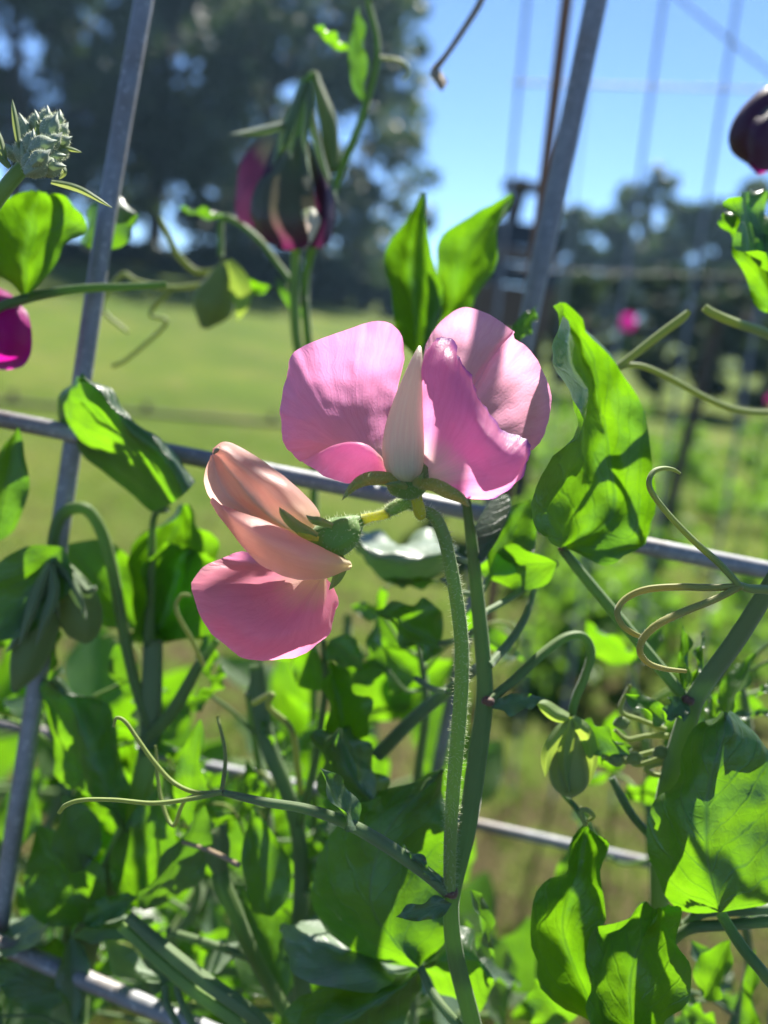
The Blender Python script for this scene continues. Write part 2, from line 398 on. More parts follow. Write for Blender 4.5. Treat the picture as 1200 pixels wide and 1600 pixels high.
# ------------------------------------------------------------------ ground and lawn
n = 70
xs = np.sign(np.linspace(-1, 1, n)) * np.abs(np.linspace(-1, 1, n)) ** 3 * 600
ys = np.linspace(0, 1, n) ** 3 * 900 - 3
V = []
for y in ys:
    for x in xs:
        h = 0.02 * noise.noise(Vector((x * 0.6, y * 0.6, 0)))
        if y > 7: h += 0.06 * min(y - 7, 40) * (1 / (1 + math.exp((x + 2) * 0.35)))   # the lawn climbs to the left
        V.append((x, y, h))
gr = mesh_obj('ground', V, grid_faces(n, n), M['ground']); gr['kind'] = 'structure'
gr.data.flip_normals()

def blades(name, mat, N, gen, label, cat, hmin, hmax, wmin, wmax):
    X = gen(N); N = len(X)
    a = nrg.uniform(0, 2 * np.pi, N); h = nrg.uniform(hmin, hmax, N); ww = nrg.uniform(wmin, wmax, N)
    lean = nrg.uniform(0.1, 0.9, N) * h; la = nrg.uniform(0, 2 * np.pi, N)
    V = np.empty((N, 5, 3))
    dx, dy = np.cos(a) * ww, np.sin(a) * ww; lx, ly = np.cos(la) * lean, np.sin(la) * lean
    for k, (s, t) in enumerate(((-1, 0), (1, 0), (0.8, 0.55), (-0.8, 0.55), (0, 1))):
        V[:, k, 0] = X[:, 0] + s * dx + lx * t ** 2; V[:, k, 1] = X[:, 1] + s * dy + ly * t ** 2; V[:, k, 2] = X[:, 2] + h * t * (1 - 0.15 * t)
    idx = np.arange(N)[:, None] * 5
    F = [tuple(q) for q in (idx + np.array([[0, 1, 2, 3]])).tolist()] + [tuple(q) for q in (idx + np.array([[3, 2, 4]])).tolist()]
    o = mesh_obj(name, V.reshape(-1, 3), F, mat, smooth=False)
    return tag(o, label, cat, kind='stuff')

def gen_near(N, thr, sgn, s0):
    out = []
    y = 0.55 + 7.5 * nrg.random(N) ** 1.7
    x = nrg.uniform(-0.62, 0.62, N) * y * 1.05 + 0.05 * y
    for i in range(N):
        v = noise.noise(Vector((x[i] * 3.2 + s0, y[i] * 3.2, 1)))
        if sgn * v > thr: out.append((x[i], y[i], -0.01))
    return np.array(out)
blades('green_grass', M['grass_green'], 60000, lambda N: gen_near(N, -0.12, 1, 0), 'short green grass of the lawn behind the sweet peas', 'grass', 0.02, 0.06, 0.0012, 0.0028)
blades('dry_grass', M['grass_dry'], 42000, lambda N: gen_near(N, -0.10, -1, 0), 'straw coloured dry grass and thatch under the vines', 'grass', 0.015, 0.05, 0.001, 0.0024)

# ------------------------------------------------------------------ far trees
def leaf_cloud(centres, radii, per, size, flat=0.8):
    Vs = []
    for c, r, k in zip(centres, radii, per):
        d = nrg.normal(size=(k, 3)); d /= np.linalg.norm(d, axis=1, keepdims=True)
        q = c + d * (r * nrg.random((k, 1)) ** 0.45) * np.array([1, 1, flat])
        a = nrg.normal(size=(k, 3)); a /= np.linalg.norm(a, axis=1, keepdims=True)
        bb = np.cross(a, nrg.normal(size=(k, 3))); bb /= np.linalg.norm(bb, axis=1, keepdims=True)
        s = size * nrg.uniform(0.6, 1.35, (k, 1))
        Vs.append(np.stack([q - a * s, q - bb * s * 0.5, q + a * s, q + bb * s * 0.5], axis=1))
    V = np.concatenate(Vs).reshape(-1, 3)
    F = (np.arange(len(V) // 4)[:, None] * 4 + np.arange(4)).tolist()
    return V, F

def tree(label, base, H, RX, mat, nclump=70, per=150, size=0.12, crown_from=0.25, group=None, name='leafy_tree', seed=0, sparse=1.0):
    rr = random.Random(seed)
    root = thing(name, label, 'tree', base, group)
    bx = np.array(base)
    tips = []; cents = []; rads = []
    Vt = []; Ft = []
    def addtube(p, r, n=7):
        V, F, _ = tube_vf(p, r, n, 8); o = sum(len(v) for v in Vt)
        Vt.append(V); Ft.extend([tuple(i + o for i in f) for f in F])
    top = bx + np.array([rr.uniform(-.4, .4), 0, H * 0.9])
    midp = bx + np.array([rr.uniform(-.3, .3), 0, H * 0.45])
    tr = H * 0.022
    addtube([bx - np.array([0, 0, .2]), midp, top], [tr * 1.3, tr * 0.8, tr * 0.15], 9)
    for k in range(16):
        f = rr.uniform(crown_from, 0.85); st = bx * (1 - f) + top * f
        an = rr.uniform(0, 6.28); rad = RX * math.sqrt(max(0.05, 1 - ((f - 0.5) / 0.62) ** 2)) * rr.uniform(.6, .95)
        en = st + np.array([math.cos(an) * rad, math.sin(an) * rad, rr.uniform(0.02, 0.16) * H])
        addtube([st, (st + en) / 2 + np.array([0, 0, 0.03 * H]), en], [tr * 0.42, tr * 0.25, tr * 0.08], 5)
        tips.append(en)
    for k in range(nclump):
        if k < len(tips): c = tips[k]
        else:
            f = crown_from + (1.0 - crown_from) * rr.random(); prof = math.sqrt(max(0.03, 1 - ((f - (1 + crown_from) / 2) / ((1.12 - crown_from) / 2)) ** 2))
            an = rr.uniform(0, 6.28); rad = RX * prof * math.sqrt(rr.uniform(0.15, 1.0))
            c = bx + np.array([math.cos(an) * rad, math.sin(an) * rad, H * f])
        cents.append(c); rads.append(RX * rr.uniform(0.13, 0.26))
    V, F = leaf_cloud(cents, rads, [int(per * rr.uniform(0.6, 1.3)) for _ in cents], size)
    mesh_obj('trunk', np.concatenate(Vt), Ft, M['bark'], root)
    mesh_obj('crown', V, F, M[mat], root, smooth=False)
    return root

def gz(x, y):
    if y <= 7: return 0.0
    return 0.06 * min(y - 7, 40) * (1 / (1 + math.exp((x + 2) * 0.35)))
def on_ground(px, dist):
    q = at(px, 480, dist); return Vector((q.x, q.y, gz(q.x, q.y)))

def tree_px(label, px, dist, top_px_y, half_px, **k):
    b_ = on_ground(px, dist); q = at(px, top_px_y, dist)
    return tree(label, b_, q.z - b_.z, half_px / FPX * dist * 1.02, **k)
tg = 'broadleaf trees along the left edge of the lawn'
tree_px('tall dark broadleaf tree on the lawn edge behind the pale bud cluster', 20, 27, -260, 235, mat='tree_dark', nclump=120, per=150, size=0.2, crown_from=0.16, seed=1)
tree_px('tall loose tree with sky gaps right behind the slanting grey rod', 235, 33, -200, 190, mat='tree_mid', nclump=80, per=120, size=0.21, crown_from=0.14, seed=2)
tree_px('large rounded dark tree behind the drooping purple bloom', 400, 30, -170, 215, mat='tree_dark', nclump=120, per=150, size=0.2, crown_from=0.10, seed=3)
tree_px('narrow feathery tree with hanging twigs against the blue sky', 560, 34, 60, 110, mat='tree_mid', nclump=40, per=100, size=0.18, crown_from=0.10, seed=4)
for i, (px, d_, ty, hp, lb) in enumerate([
    (560, 46, 385, 60, 'small far tree low on the horizon beside the pointed pea leaves'),
    (905, 40, 330, 70, 'rounded far tree just right of the tall grey pole'),
    (985, 44, 268, 62, 'far tree with the highest pointed top of the far row'),
    (1080, 38, 325, 85, 'broad far tree in the middle of the row behind the bean rows'),
    (1180, 36, 285, 80, 'far tree at the end of the row behind the dark hanging bloom')]):
    tree_px(lb, px, d_, ty, hp, mat='tree_mid', nclump=90, per=130, size=0.22, crown_from=0.08, seed=20 + i)
def shrub(label, px, dist, top, half, mat, seed):
    b_ = on_ground(px, dist); q = at(px, top, dist)
    return tree(label, b_, max(0.4, q.z - b_.z), half / FPX * dist, mat, nclump=44, per=120, size=0.10 * dist / 15, crown_from=0.1, name='shrub', seed=seed)
shrub('low dark shrub at the foot of the tall trees', 60, 30, 375, 90, 'tree_dark', 41)
shrub('dark spreading shrub at the top of the sloping lawn', 215, 33, 390, 85, 'tree_dark', 42)
shrub('bushy shrub below the large rounded tree', 380, 30, 395, 90, 'tree_dark', 43)
shrub('dark shrub at the lawn edge below the feathery tree', 530, 30, 410, 70, 'tree_dark', 44)
shrub('rounded shrub on the skyline behind the two pointed leaves', 690, 30, 440, 110, 'tree_mid', 48)
shrub('dark shrub shading the far end of the bean rows', 930, 11, 430, 70, 'tree_dark', 45)
shrub('wide dark shrub behind the bean rows next to the garden post', 1060, 11, 425, 80, 'tree_dark', 46)
shrub('dark shrub beyond the last bean row', 1190, 11, 420, 80, 'tree_dark', 47)

# ------------------------------------------------------------------ garden furniture behind the plants
def box_vf(c, sx, sy, sz, rz=0):
    V = []
    for x in (-1, 1):
        for y in (-1, 1):
            for z in (-1, 1):
                X, Y = x * sx / 2, y * sy / 2
                V.append((c[0] + X * math.cos(rz) - Y * math.sin(rz), c[1] + X * math.sin(rz) + Y * math.cos(rz), c[2] + z * sz / 2))
    return V, [(0, 1, 3, 2), (4, 6, 7, 5), (0, 4, 5, 1), (2, 3, 7, 6), (0, 2, 6, 4), (1, 5, 7, 3)]
def box(name, c, s, mat, parent, rz=0):
    V, F = box_vf(c, *s, rz); o = mesh_obj(name, V, F, mat, parent, smooth=False)
    bv = o.modifiers.new('bevel', 'BEVEL'); bv.width = min(s) * 0.12; bv.segments = 2
    return o
# timber edging across the lawn
a_, b_ = G(-40, 628), G(470, 668)
ed = thing('timber_edging', 'low dark timber edging board lying across the lawn', 'edging', ((a_ + b_) / 2))
dv = b_ - a_; ang = math.atan2(dv.y, dv.x)
box('board', (a_ + b_) / 2 + Vector((0, 0, 0.012)), (dv.length, 0.05, 0.04), M['old_wood'], ed, ang)
for t in (0.1, 0.5, 0.9):
    box('stake', a_.lerp(b_, t) + Vector((0.0, 0.05, 0.03)), (0.04, 0.03, 0.12), M['old_wood'], ed, ang)
# dark wooden frame behind the tall pole
D = 4.2
c0 = at(786, 480, D); c1 = at(786, 276, D)
fb = Vector((c0.x - 0.03, D, 0))
fr = thing('wooden_frame', 'dark weathered wooden garden frame with brown crossboards behind the grey pole', 'frame', fb)
top = c1.z
tube('post', [fb + Vector((-0.09, 0, -0.05)), fb + Vector((-0.05, 0, top * 0.55)), fb + Vector((0.04, 0, top))], [0.045, 0.042, 0.036], M['old_wood'], fr)
tube('post', [fb + Vector((0.26, 0, -0.05)), fb + Vector((0.22, 0, top * 0.55)), fb + Vector((0.20, 0, top * 0.985))], [0.045, 0.042, 0.034], M['old_wood'], fr)
def zat(y): return at(812, y, D).z
for (y0, y1, mt, nm, th) in ((286, 305, 'old_wood', 'crossboard', 0.04), (350, 388, 'tarp', 'dark_panel', 0.05), (390, 413, 'brown_board', 'crossboard', 0.07),
                             (415, 446, 'tarp', 'dark_panel', 0.05), (448, 520, 'brown_board', 'crossboard', 0.05)):
    z0, z1 = zat(y1), zat(y0); k = (zat(286) - (z0 + z1) / 2) / zat(286)
    box(nm, (fb.x + 0.09 - 0.05 * k, D - 0.055 - th / 2, (z0 + z1) / 2), (0.30 + 0.24 * k, th, z1 - z0), M[mt], fr)
# garden posts among the beans
def gpost(x, y0, yb, wpx, label, mat, dist):
    t_ = at(x, y0, dist); b_ = Vector((t_.x - 0.05 * t_.z, dist, 0)); r = thing('garden_post', label, 'post', b_)
    tube('shaft', [b_ - Vector((0, 0, .05)), b_.lerp(t_, .5), t_], [wpx / 2 / FPX * dist] * 3, M[mat], r)
    tube('cap', [t_ - Vector((0, 0, .01)), t_ + Vector((0, 0, .02))], [wpx * .56 / FPX * dist, wpx * .4 / FPX * dist], M[mat], r)
gpost(1122, 500, 800, 20, 'dark upright wooden post standing among the bean rows', 'old_wood', 3.0)

# bean rows: a mass of leaves on the right
cents, rads, per = [], [], []
for k in range(150):
    y = 1.9 + 5.5 * rnd.random() ** 1.2; px = rnd.uniform(880, 1330)
    q = at(px, 480, y); hh = rnd.uniform(0.03, 0.34)
    if rnd.random() < 0.25: continue
    cents.append(np.array([q.x, y, hh])); rads.append(rnd.uniform(0.06, 0.15)); per.append(70)
V, F = leaf_cloud(cents, rads, per, 0.028, 0.9)
tag(mesh_obj('bean_foliage', V, F, M['crop'], smooth=False), 'mass of bright green bean leaves in rows beyond the vines', 'beans', kind='stuff')

# small far flowers
def far_flower(px, py, dist, r, label, mat='petal_magenta'):
    c = at(px, py, dist); b_ = Vector((c.x, c.y, 0)); root = thing('garden_flower', label, 'flower', b_)
    tube('stem', [b_, b_.lerp(c, .6) + Vector((.02, 0, 0)), c], [0.006, .005, .004], M['stem'], root)
    for k in range(9):
        a = k / 9 * 6.283 + .2; dr = Vector((math.cos(a), -0.25, math.sin(a))); sd = Vector((-math.sin(a), 0, math.cos(a)))
        rails = []
        for s in (-1, 0, 1):
            rails.append([c + dr * r * .12 + sd * s * r * .06, c + dr * r * .6 + sd * s * r * .34, c + dr * r + sd * s * r * .14])
        sheet('petal', rails, M[mat], root, 6, 5, px=False)
    tube('flower_centre', [c + Vector((0, .01, 0)), c - Vector((0, .02, 0))], [r * .22, r * .12], M['pedicel'], root)
far_flower(980, 503, 4.6, 0.045, 'blurred pink garden flower in front of the far shrubs')
far_flower(1205, 625, 3.0, 0.018, 'small red flower among the bean leaves', 'petal_magenta')

# ------------------------------------------------------------------ wire panels
def rod(parent, pts, wpx, mat='galvanised', name='wire'):
    W = [P(*q) for q in pts]; r = pxr(wpx, pts[len(pts) // 2][2])
    return tube(name, W, [r] * len(W), M[mat], parent, n=12, ns=24)
def ext(p, q, t):
    return tuple(p[i] + (q[i] - p[i]) * t for i in range(3))
ZA = 72
pa = thing('wire_panel', 'near galvanised wire panel whose slanting rod and thick crossbars carry the vines', 'trellis', Vector((P(0, 1400, ZA).x, P(0, 1400, ZA).y, 0)))
def toground(p, back=0.0): return Vector((p.x, p.y + back, -0.02))
for (t_, b_) in (((232, -40, ZA), (8, 1390, ZA)), ((1330, -40, ZA), (1230, 1390, ZA))):
    A, B = P(*t_), P(*b_); dr = (B - A).normalized(); s = (B.z + 0.03) / -dr.z
    U_ = A - dr * 0.9
    tube('vertical_wire', [U_ + Vector((0, .25, 0)), A - dr * .4 + Vector((0, .04, 0)), A, B, B + dr * s], [pxr(29, ZA)] * 5, M['galvanised'], pa, n=12, ns=40)
zh = ZA - 6.0
for (l_, r_) in (((-500, 556, zh), (1700, 990, zh)), ((-500, 1264, zh), (1700, 2190, zh))):
    rod(pa, [l_, ext(l_, r_, .5), r_], 28, name='crossbar')
for (x, y) in ((117, 678), (-22, 1466)):
    c = P(x, y, ZA - 3); tube('weld_bead', [c - Rv * .004, c - Rv * .002, c + Rv * .002, c + Rv * .004], [.0008, .0026, .0028, .0008], M['galvanised'], pa, n=9, ns=8)
pbm = 150
pb = thing('wire_panel', 'second galvanised wire panel with the tall grey pole and the thin white sunlit bar', 'trellis', Vector((P(690, 1170, pbm).x, P(690, 1170, pbm).y, 0)))
A, B = P(940, -40, 112), P(690, 1170, pbm); dr = (B - A).normalized()
tube('vertical_wire', [A - dr * .5, A, P(822, 520, 125), B, B + dr * (B.z / -dr.z + .02)], [pxr(37, 112), pxr(36, 112), pxr(31, 125), pxr(21, pbm), pxr(21, pbm)], M['galvanised'], pb, n=12, ns=40)
rod(pb, [(-300, 1070, pbm - 5), (420, 1217, pbm - 5), (1500, 1456, pbm - 5)], 17, name='crossbar')
rs = thing('rusty_stake', 'thin rusty brown stake leaning close beside the tall grey pole', 'stake', Vector((P(800, 700, 300).x, P(800, 700, 300).y, 0)))
A, B = P(893, -60, 260), P(833, 420, 300); dr = (B - A).normalized()
tube('shaft', [A - dr * .3, A, B, B + dr * (B.z / -dr.z + .02)], [pxr(19, 260)] * 4, M['rust'], rs, n=10, ns=20)
tube('tip', [A - dr * .33, A - dr * .3], [pxr(6, 260), pxr(19, 260)], M['rust'], rs)
# far wire panel against the sky
DZ = 1500
pc = thing('wire_panel', 'thin far wire panel showing as a faint grid against the blue sky', 'trellis', Vector((P(1000, 300, DZ).x, P(1000, 300, DZ).y, 0)))
for (xt, xb, yb) in ((830, 796, 290), (1046, 1000, 270), (1162, 1106, 300), (938, 905, 250), (1275, 1215, 300)):
    A, B = P(xt, -60, DZ), P(xb, yb, DZ); dr = (B - A).normalized()
    tube('vertical_wire', [A - dr * .35, A, B, B + dr * (B.z / -dr.z + .02)], [0.0040 if xt != 938 else .0018] * 4, M['galvanised'], pc, n=8, ns=16)
rod(pc, [(800, 129, DZ - 6), (1100, 138, DZ - 6), (1500, 148, DZ - 6)], 4, name='crossbar')
rod(pc, [(800, 420, DZ - 6), (1100, 430, DZ - 6), (1500, 440, DZ - 6)], 2.0, name='crossbar')
rod(pc, [(1040, -20, DZ - 12), (1130, 55, DZ - 12), (1300, 190, DZ - 12)], 4, name='brace_wire')

# ------------------------------------------------------------------ plant part builders
def plant(label, x, y, z, cat='sweet pea', group=None, name='sweet_pea_plant'):
    q = P(x, y, z)
    return thing(name, label, cat, Vector((q.x, q.y, 0)), group)

def leaf(parent, rails, z=None, mat='leaf', amp=0.5, edge=0.8, nu=26, nv=22, freq=120, seed=None, ef=7.0):
    """rails: lists of (x,y) or (x,y,z); z: depth per rail"""
    R = []
    for i, r in enumerate(rails):
        R.append([(q[0], q[1], (q[2] if len(q) > 2 else 0) + (z[i] if z else 0)) for q in r])
    s = rnd.random() * 3 if seed is None else seed
    return sheet('leaf', R, M[mat], parent, nu, nv, amp * 1.6e-3, freq, edge * 1.1e-3, ef, s)

def pleaf(parent, b, t, w, roll=0, fold=25, bend=0.0, mat='leaf', amp=0.5, edge=1.0, side=0.0, nu=20, nv=15, prof=0.75, curl=0.0, name='leaf'):
    """ovate leaf from base b to tip t (px,px,mm), half width w px; roll turns it about its midrib, fold closes the halves"""
    B, T = P(*b), P(*t); ax = (T - B); L = ax.length; a = ax.normalized()
    v = (-(B + T) / 2 + CAM).normalized(); sd = a.cross(v).normalized(); nn = sd.cross(a).normalized()
    ro = math.radians(roll); S = sd * math.cos(ro) + nn * math.sin(ro); N = nn * math.cos(ro) - sd * math.sin(ro)
    W = pxr(2 * w, (b[2] + t[2]) / 2); fo = math.radians(fold)
    k = 9; rails = []
    for q in (-1, -0.55, 0, 0.55, 1):
        r = []
        for i in range(k):
            s = i / (k - 1)
            pw = math.sin(math.pi * min(1, s ** prof)) ** 0.85 if 0 < s < 1 else 0.0
            pw = max(pw, 0.015)
            mid = B + ax * s + N * (bend * 0.001 * math.sin(math.pi * s)) + S * (side * .001 * math.sin(math.pi * s)) + N * (curl * 0.001 * s ** 3)
            r.append(mid + S * (q * W * pw * math.cos(fo)) + N * (abs(q) ** 1.2 * W * pw * math.sin(fo)))
        rails.append(r)
    return sheet(name, rails, M[mat], parent, nu, nv, amp * 1.8e-3, 125, edge * 1.1e-3, rnd.uniform(5, 9), rnd.random() * 3, px=False)

def hairs(parent, obj, count, ln, seed=0, only=None):
    """short fine hairs standing on the surface of a part"""
    me = obj.data; rr = random.Random(seed); off = world_loc(obj)
    polys = me.polygons; V = []; F = []
    areas = [p.area for p in polys]
    vol = sum(p.center.dot(p.normal) * p.area for p in polys); sg = -1.0 if vol < 0 else 1.0
    for p in rr.choices(list(polys), weights=areas, k=count):
        vs_ = [me.vertices[i].co for i in p.vertices]
        a, b_, c = vs_[0], vs_[1], vs_[2]; d_ = vs_[3] if len(vs_) > 3 else vs_[2]
        s, t = rr.random(), rr.random(); q = (a * (1 - s) + b_ * s) * (1 - t) + (d_ * (1 - s) + c * s) * t + off
        nr = p.normal * sg; nr = (nr + Vector((rr.gauss(0, .35), rr.gauss(0, .35), rr.gauss(0, .35)))).normalized()
        l = ln * rr.uniform(0.4, 1.25); e = nr.orthogonal().normalized() * 0.000022; f = nr.cross(e)
        o = len(V); m1 = q + nr * l * .6 + Vector((rr.gauss(0, 1), rr.gauss(0, 1), rr.gauss(0, 1))) * l * .08
        V += [q + e, q - e * .5 + f * .87, q - e * .5 - f * .87, m1 + e * .7, m1 - e * .35 + f * .6, m1 - e * .35 - f * .6, q + nr * l]
        for i in range(3):
            j = (i + 1) % 3
            F.append((o + i, o + j, o + 3 + j, o + 3 + i)); F.append((o + 3 + i, o + 3 + j, o + 6))
    h = mesh_obj('hair', V, F, M['hair'], parent); h['kind'] = 'stuff'
    return h

def node_knot(parent, x, y, z, wpx, mat='node_red'):
    c = P(x, y, z); r = pxr(wpx, z)
    tube('stem_node', [c - Uv * r * .7, c - Uv * r * .3 + Rv * r * .1, c + Uv * r * .4, c + Uv * r * .8], [r * .4, r, r * .95, r * .3], M[mat], parent, n=10, ns=10)

# ================================================================== main plant with the two pink blooms
mp = plant('sweet pea plant whose hairy stalk carries two open pink blooms', 745, 1640, 25)
stalk = stem(mp, [(648, 789, 0.5), (662, 797, 0), (680, 808, 0), (694, 838, 0), (706, 890, 0), (716, 950, 0.5), (722, 1010, 1), (721, 1080, 2), (715, 1160, 4), (708, 1240, 7), (704, 1320, 10), (703, 1392, 14)],
             [13, 17, 19, 20, 21, 21.5, 22, 22, 22, 21, 20, 19], M['stalk'], 'flower_stalk', n=14, ns=70)
hairs(stalk, stalk, 1500, 0.0010, 3)

# --- upper bloom: base mesh = calyx cup with yellow pedicel
def merge(parts):
    V = []; F = []; UV = []
    for v, f, u in parts:
        o = sum(len(q) for q in V); V.append(v); UV.append(u); F += [tuple(i + o for i in q) for q in f]
    return np.concatenate(V), F, np.concatenate(UV)
def ppx(l): return [P(*q) for q in l]
v_ = tube_vf(ppx([(650, 768, -1.5), (649, 764, -2), (644, 757, -3), (639, 750, -3), (636, 742, -2)]), [pxr(12), pxr(34), pxr(60), pxr(72), pxr(64)], 18, 16)
bloom1 = mesh_obj('bloom', v_[0], v_[1], M['calyx'], mp, v_[2])
bloom1['label'] = 'large open pink bloom on top with three broad petals round an upright cream keel'
ped = tube('pedicel', ppx([(650, 764, -2.5), (651, 778, -2.2), (654, 792, -2), (657, 804, -1.2), (659, 808, 0)]), [pxr(19), pxr(17), pxr(19), pxr(18), pxr(8)], M['pedicel'], bloom1, n=12, ns=14)
hairs(bloom1, ped, 240, 0.0007, 4); hairs(bloom1, bloom1, 500, 0.0007, 5)

B_ = (655, 745, 3)
sheet('standard_petal', [
    [B_, (656, 640, 8), (661, 565, 11), (664, 541, 12)],
    [B_, (668, 620, 9), (676, 555, 12), (676, 518, 13)],
    [B_, (678, 615, 10), (690, 540, 13.5), (697, 495, 13)],
    [B_, (690, 610, 10), (712, 530, 14), (726, 480, 12)],
    [B_, (705, 620, 10), (740, 540, 14), (764, 491, 11)],
    [B_, (718, 632, 9), (757, 558, 12.5), (796, 513, 9.5)],
    [B_, (722, 638, 8), (765, 566, 11), (804, 519, 8.5)],
    [B_, (726, 646, 9), (773, 574, 12.5), (804, 529, 10)],
    [B_, (730, 655, 9), (785, 588, 13), (827, 545, 9)],
    [B_, (740, 668, 8), (805, 615, 12), (850, 583, 7)],
    [B_, (740, 690, 7), (810, 655, 11), (860, 632, 5)],
    [B_, (735, 710, 6), (800, 690, 9), (848, 686, 4)],
    [B_, (730, 730, 5), (780, 720, 7), (822, 712, 3.5)]], M['petal_pale'], bloom1, 40, 90, amp=0.42e-3, freq=180, seed=.3, rim=0.5e-3)
B_ = (650, 756, -1.5)
sheet('wing_petal', [
    [B_, (655, 700, -3), (657, 620, -4), (661, 560, -3), (668, 542, 0)],
    [B_, (662, 692, -4.5), (667, 620, -6), (676, 558, -4), (690, 528, 0)],
    [B_, (675, 695, -6), (690, 630, -8), (703, 575, -6), (713, 538, 0)],
    [B_, (690, 700, -7), (712, 650, -10), (722, 600, -8.5), (724, 565, -1)],
    [B_, (705, 710, -8), (733, 672, -11.5), (743, 640, -10.5), (741, 606, -2)],
    [B_, (715, 720, -8), (748, 692, -12.5), (762, 672, -12), (764, 646, -3.5)],
    [B_, (720, 730, -8), (763, 711, -12.5), (787, 697, -12), (797, 676, -4)],
    [B_, (722, 740, -8), (770, 729, -12.5), (807, 712, -11.5), (829, 689, -6)],
    [B_, (715, 750, -7), (765, 747, -11.5), (802, 741, -10), (825, 722, -6)],
    [B_, (705, 757, -6), (745, 764, -9.5), (775, 767, -9), (801, 757, -6)],
    [B_, (690, 760, -4), (715, 769, -7), (735, 778, -8), (757, 780, -6)],
    [B_, (672, 760, -2), (690, 766, -4), (702, 770, -5), (712, 774, -5)]], M['petal_wing'], bloom1, 40, 90, amp=0.42e-3, freq=190, seed=1.3, rim=0.9e-3)
B_ = (622, 744, 0)
sheet('wing_petal', [
    [B_, (612, 690, 4), (617, 630, 8), (632, 562, 9)],
    [B_, (606, 680, 5), (609, 600, 9.5), (628, 526, 9)],
    [B_, (592, 680, 6), (590, 590, 10.5), (609, 505, 8)],
    [B_, (580, 685, 6), (566, 600, 10.5), (580, 503, 7)],
    [B_, (570, 690, 5.5), (541, 610, 9), (545, 514, 6)],
    [B_, (560, 692, 5), (517, 622, 7.5), (497, 531, 4.5)],
    [B_, (550, 695, 4), (500, 637, 6), (459, 552, 2)],
    [B_, (545, 697, 3), (490, 652, 4), (447, 595, -1)],
    [B_, (540, 700, 2), (484, 668, 2), (438, 655, -2.5)],
    [B_, (540, 706, 0), (490, 692, 0), (445, 692, -4)],
    [B_, (550, 706, -3), (502, 706, -3.5), (466, 718, -5.5)],
    [B_, (568, 692, -7), (520, 698, -8), (482, 728, -7)],
    [B_, (578, 704, -8), (545, 722, -9), (515, 748, -7)],
    [B_, (592, 722, -6), (575, 738, -7.5), (556, 755, -6)],
    [B_, (605, 740, -3), (598, 746, -4), (592, 750, -4)]], M['petal_pink'], bloom1, 40, 110, amp=0.42e-3, freq=170, seed=2.1, rim=0.8e-3)
sheet('wing_petal', [[(618, 748, -3), (585, 735, -3), (565, 735, -2), (548, 742, -1)], [(618, 748, -3), (585, 742, -4), (560, 745, -4), (538, 750, -2)],
                     [(618, 750, -3), (588, 750, -4), (565, 754, -4), (550, 756, -2)]], M['petal_salmon'], bloom1, 12, 12)
# keel: two valves meeting in a seam
rows = [(753, 622, 646), (745, 610, 655), (730, 601, 661), (700, 597, 663), (665, 602, 662), (630, 613, 661), (600, 625, 661), (575, 636, 661), (556, 645, 660), (545, 651, 659), (540, 654, 657)]
ctr = cr([((a + b2) / 2, y, (b2 - a) / 2) for y, a, b2 in rows], 40)
V = []; UV = []; nk = 28
for i, (cx, y, hw) in enumerate(ctr):
    hw = max(hw, 0.6); zc = -6.5 + 6.0 * (i / 39) ** 1.5
    for j in range(nk):
        a = 2 * math.pi * j / nk
        ca, sa = math.cos(a), math.sin(a)
        seam = 1 - 0.16 * math.exp(-((ca - 0.25) / 0.13) ** 2) * (sa < 0)
        V.append(P(cx + hw * math.copysign(abs(ca) ** 0.95, ca), y, zc + hw * 0.12 * 0.72 * sa * seam)); UV.append((i / 39, j / nk))
mesh_obj('keel', V, grid_faces(40, nk, True), M['petal_keel'], bloom1, UV)
# sepals
def sepal(parent, pts, wpx, z2=2.0, mat='sepal', name='sepal', cup=1.2):
    C = cr(pts, 9); rails = [[], [], []]
    T = np.gradient(C[:, :2], axis=0); T /= np.linalg.norm(T, axis=1, keepdims=True)
    for i in range(9):
        s = i / 8; hw = wpx / 2 * (math.sin(math.pi * (0.18 + 0.82 * s)) ** 0.8 if s < 1 else 0.03)
        nx, ny = -T[i, 1], T[i, 0]
        rails[0].append((C[i, 0] + nx * hw, C[i, 1] + ny * hw, C[i, 2] + cup)); rails[1].append(tuple(C[i])); rails[2].append((C[i, 0] - nx * hw, C[i, 1] - ny * hw, C[i, 2] + cup * .6))
    return sheet(name, rails, M[mat], parent, 18, 10, 0.08e-3, 300)
s1 = sepal(bloom1, [(632, 756, -7), (605, 748, -9), (575, 748, -9.5), (552, 760, -9.5), (534, 782, -9)], 22)
s2 = sepal(bloom1, [(650, 758, -7), (675, 757, -10), (700, 768, -13), (722, 780, -14), (733, 792, -13)], 22)
s3 = sepal(bloom1, [(645, 761, -6), (650, 756, -9), (656, 748, -10.5), (662, 738, -10.5)], 13)
s4 = sepal(bloom1, [(640, 761, -6), (630, 759, -9), (618, 756, -10), (600, 757, -9.5)], 12)
for s_ in (s1, s2): hairs(bloom1, s_, 160, 0.00035, 9)

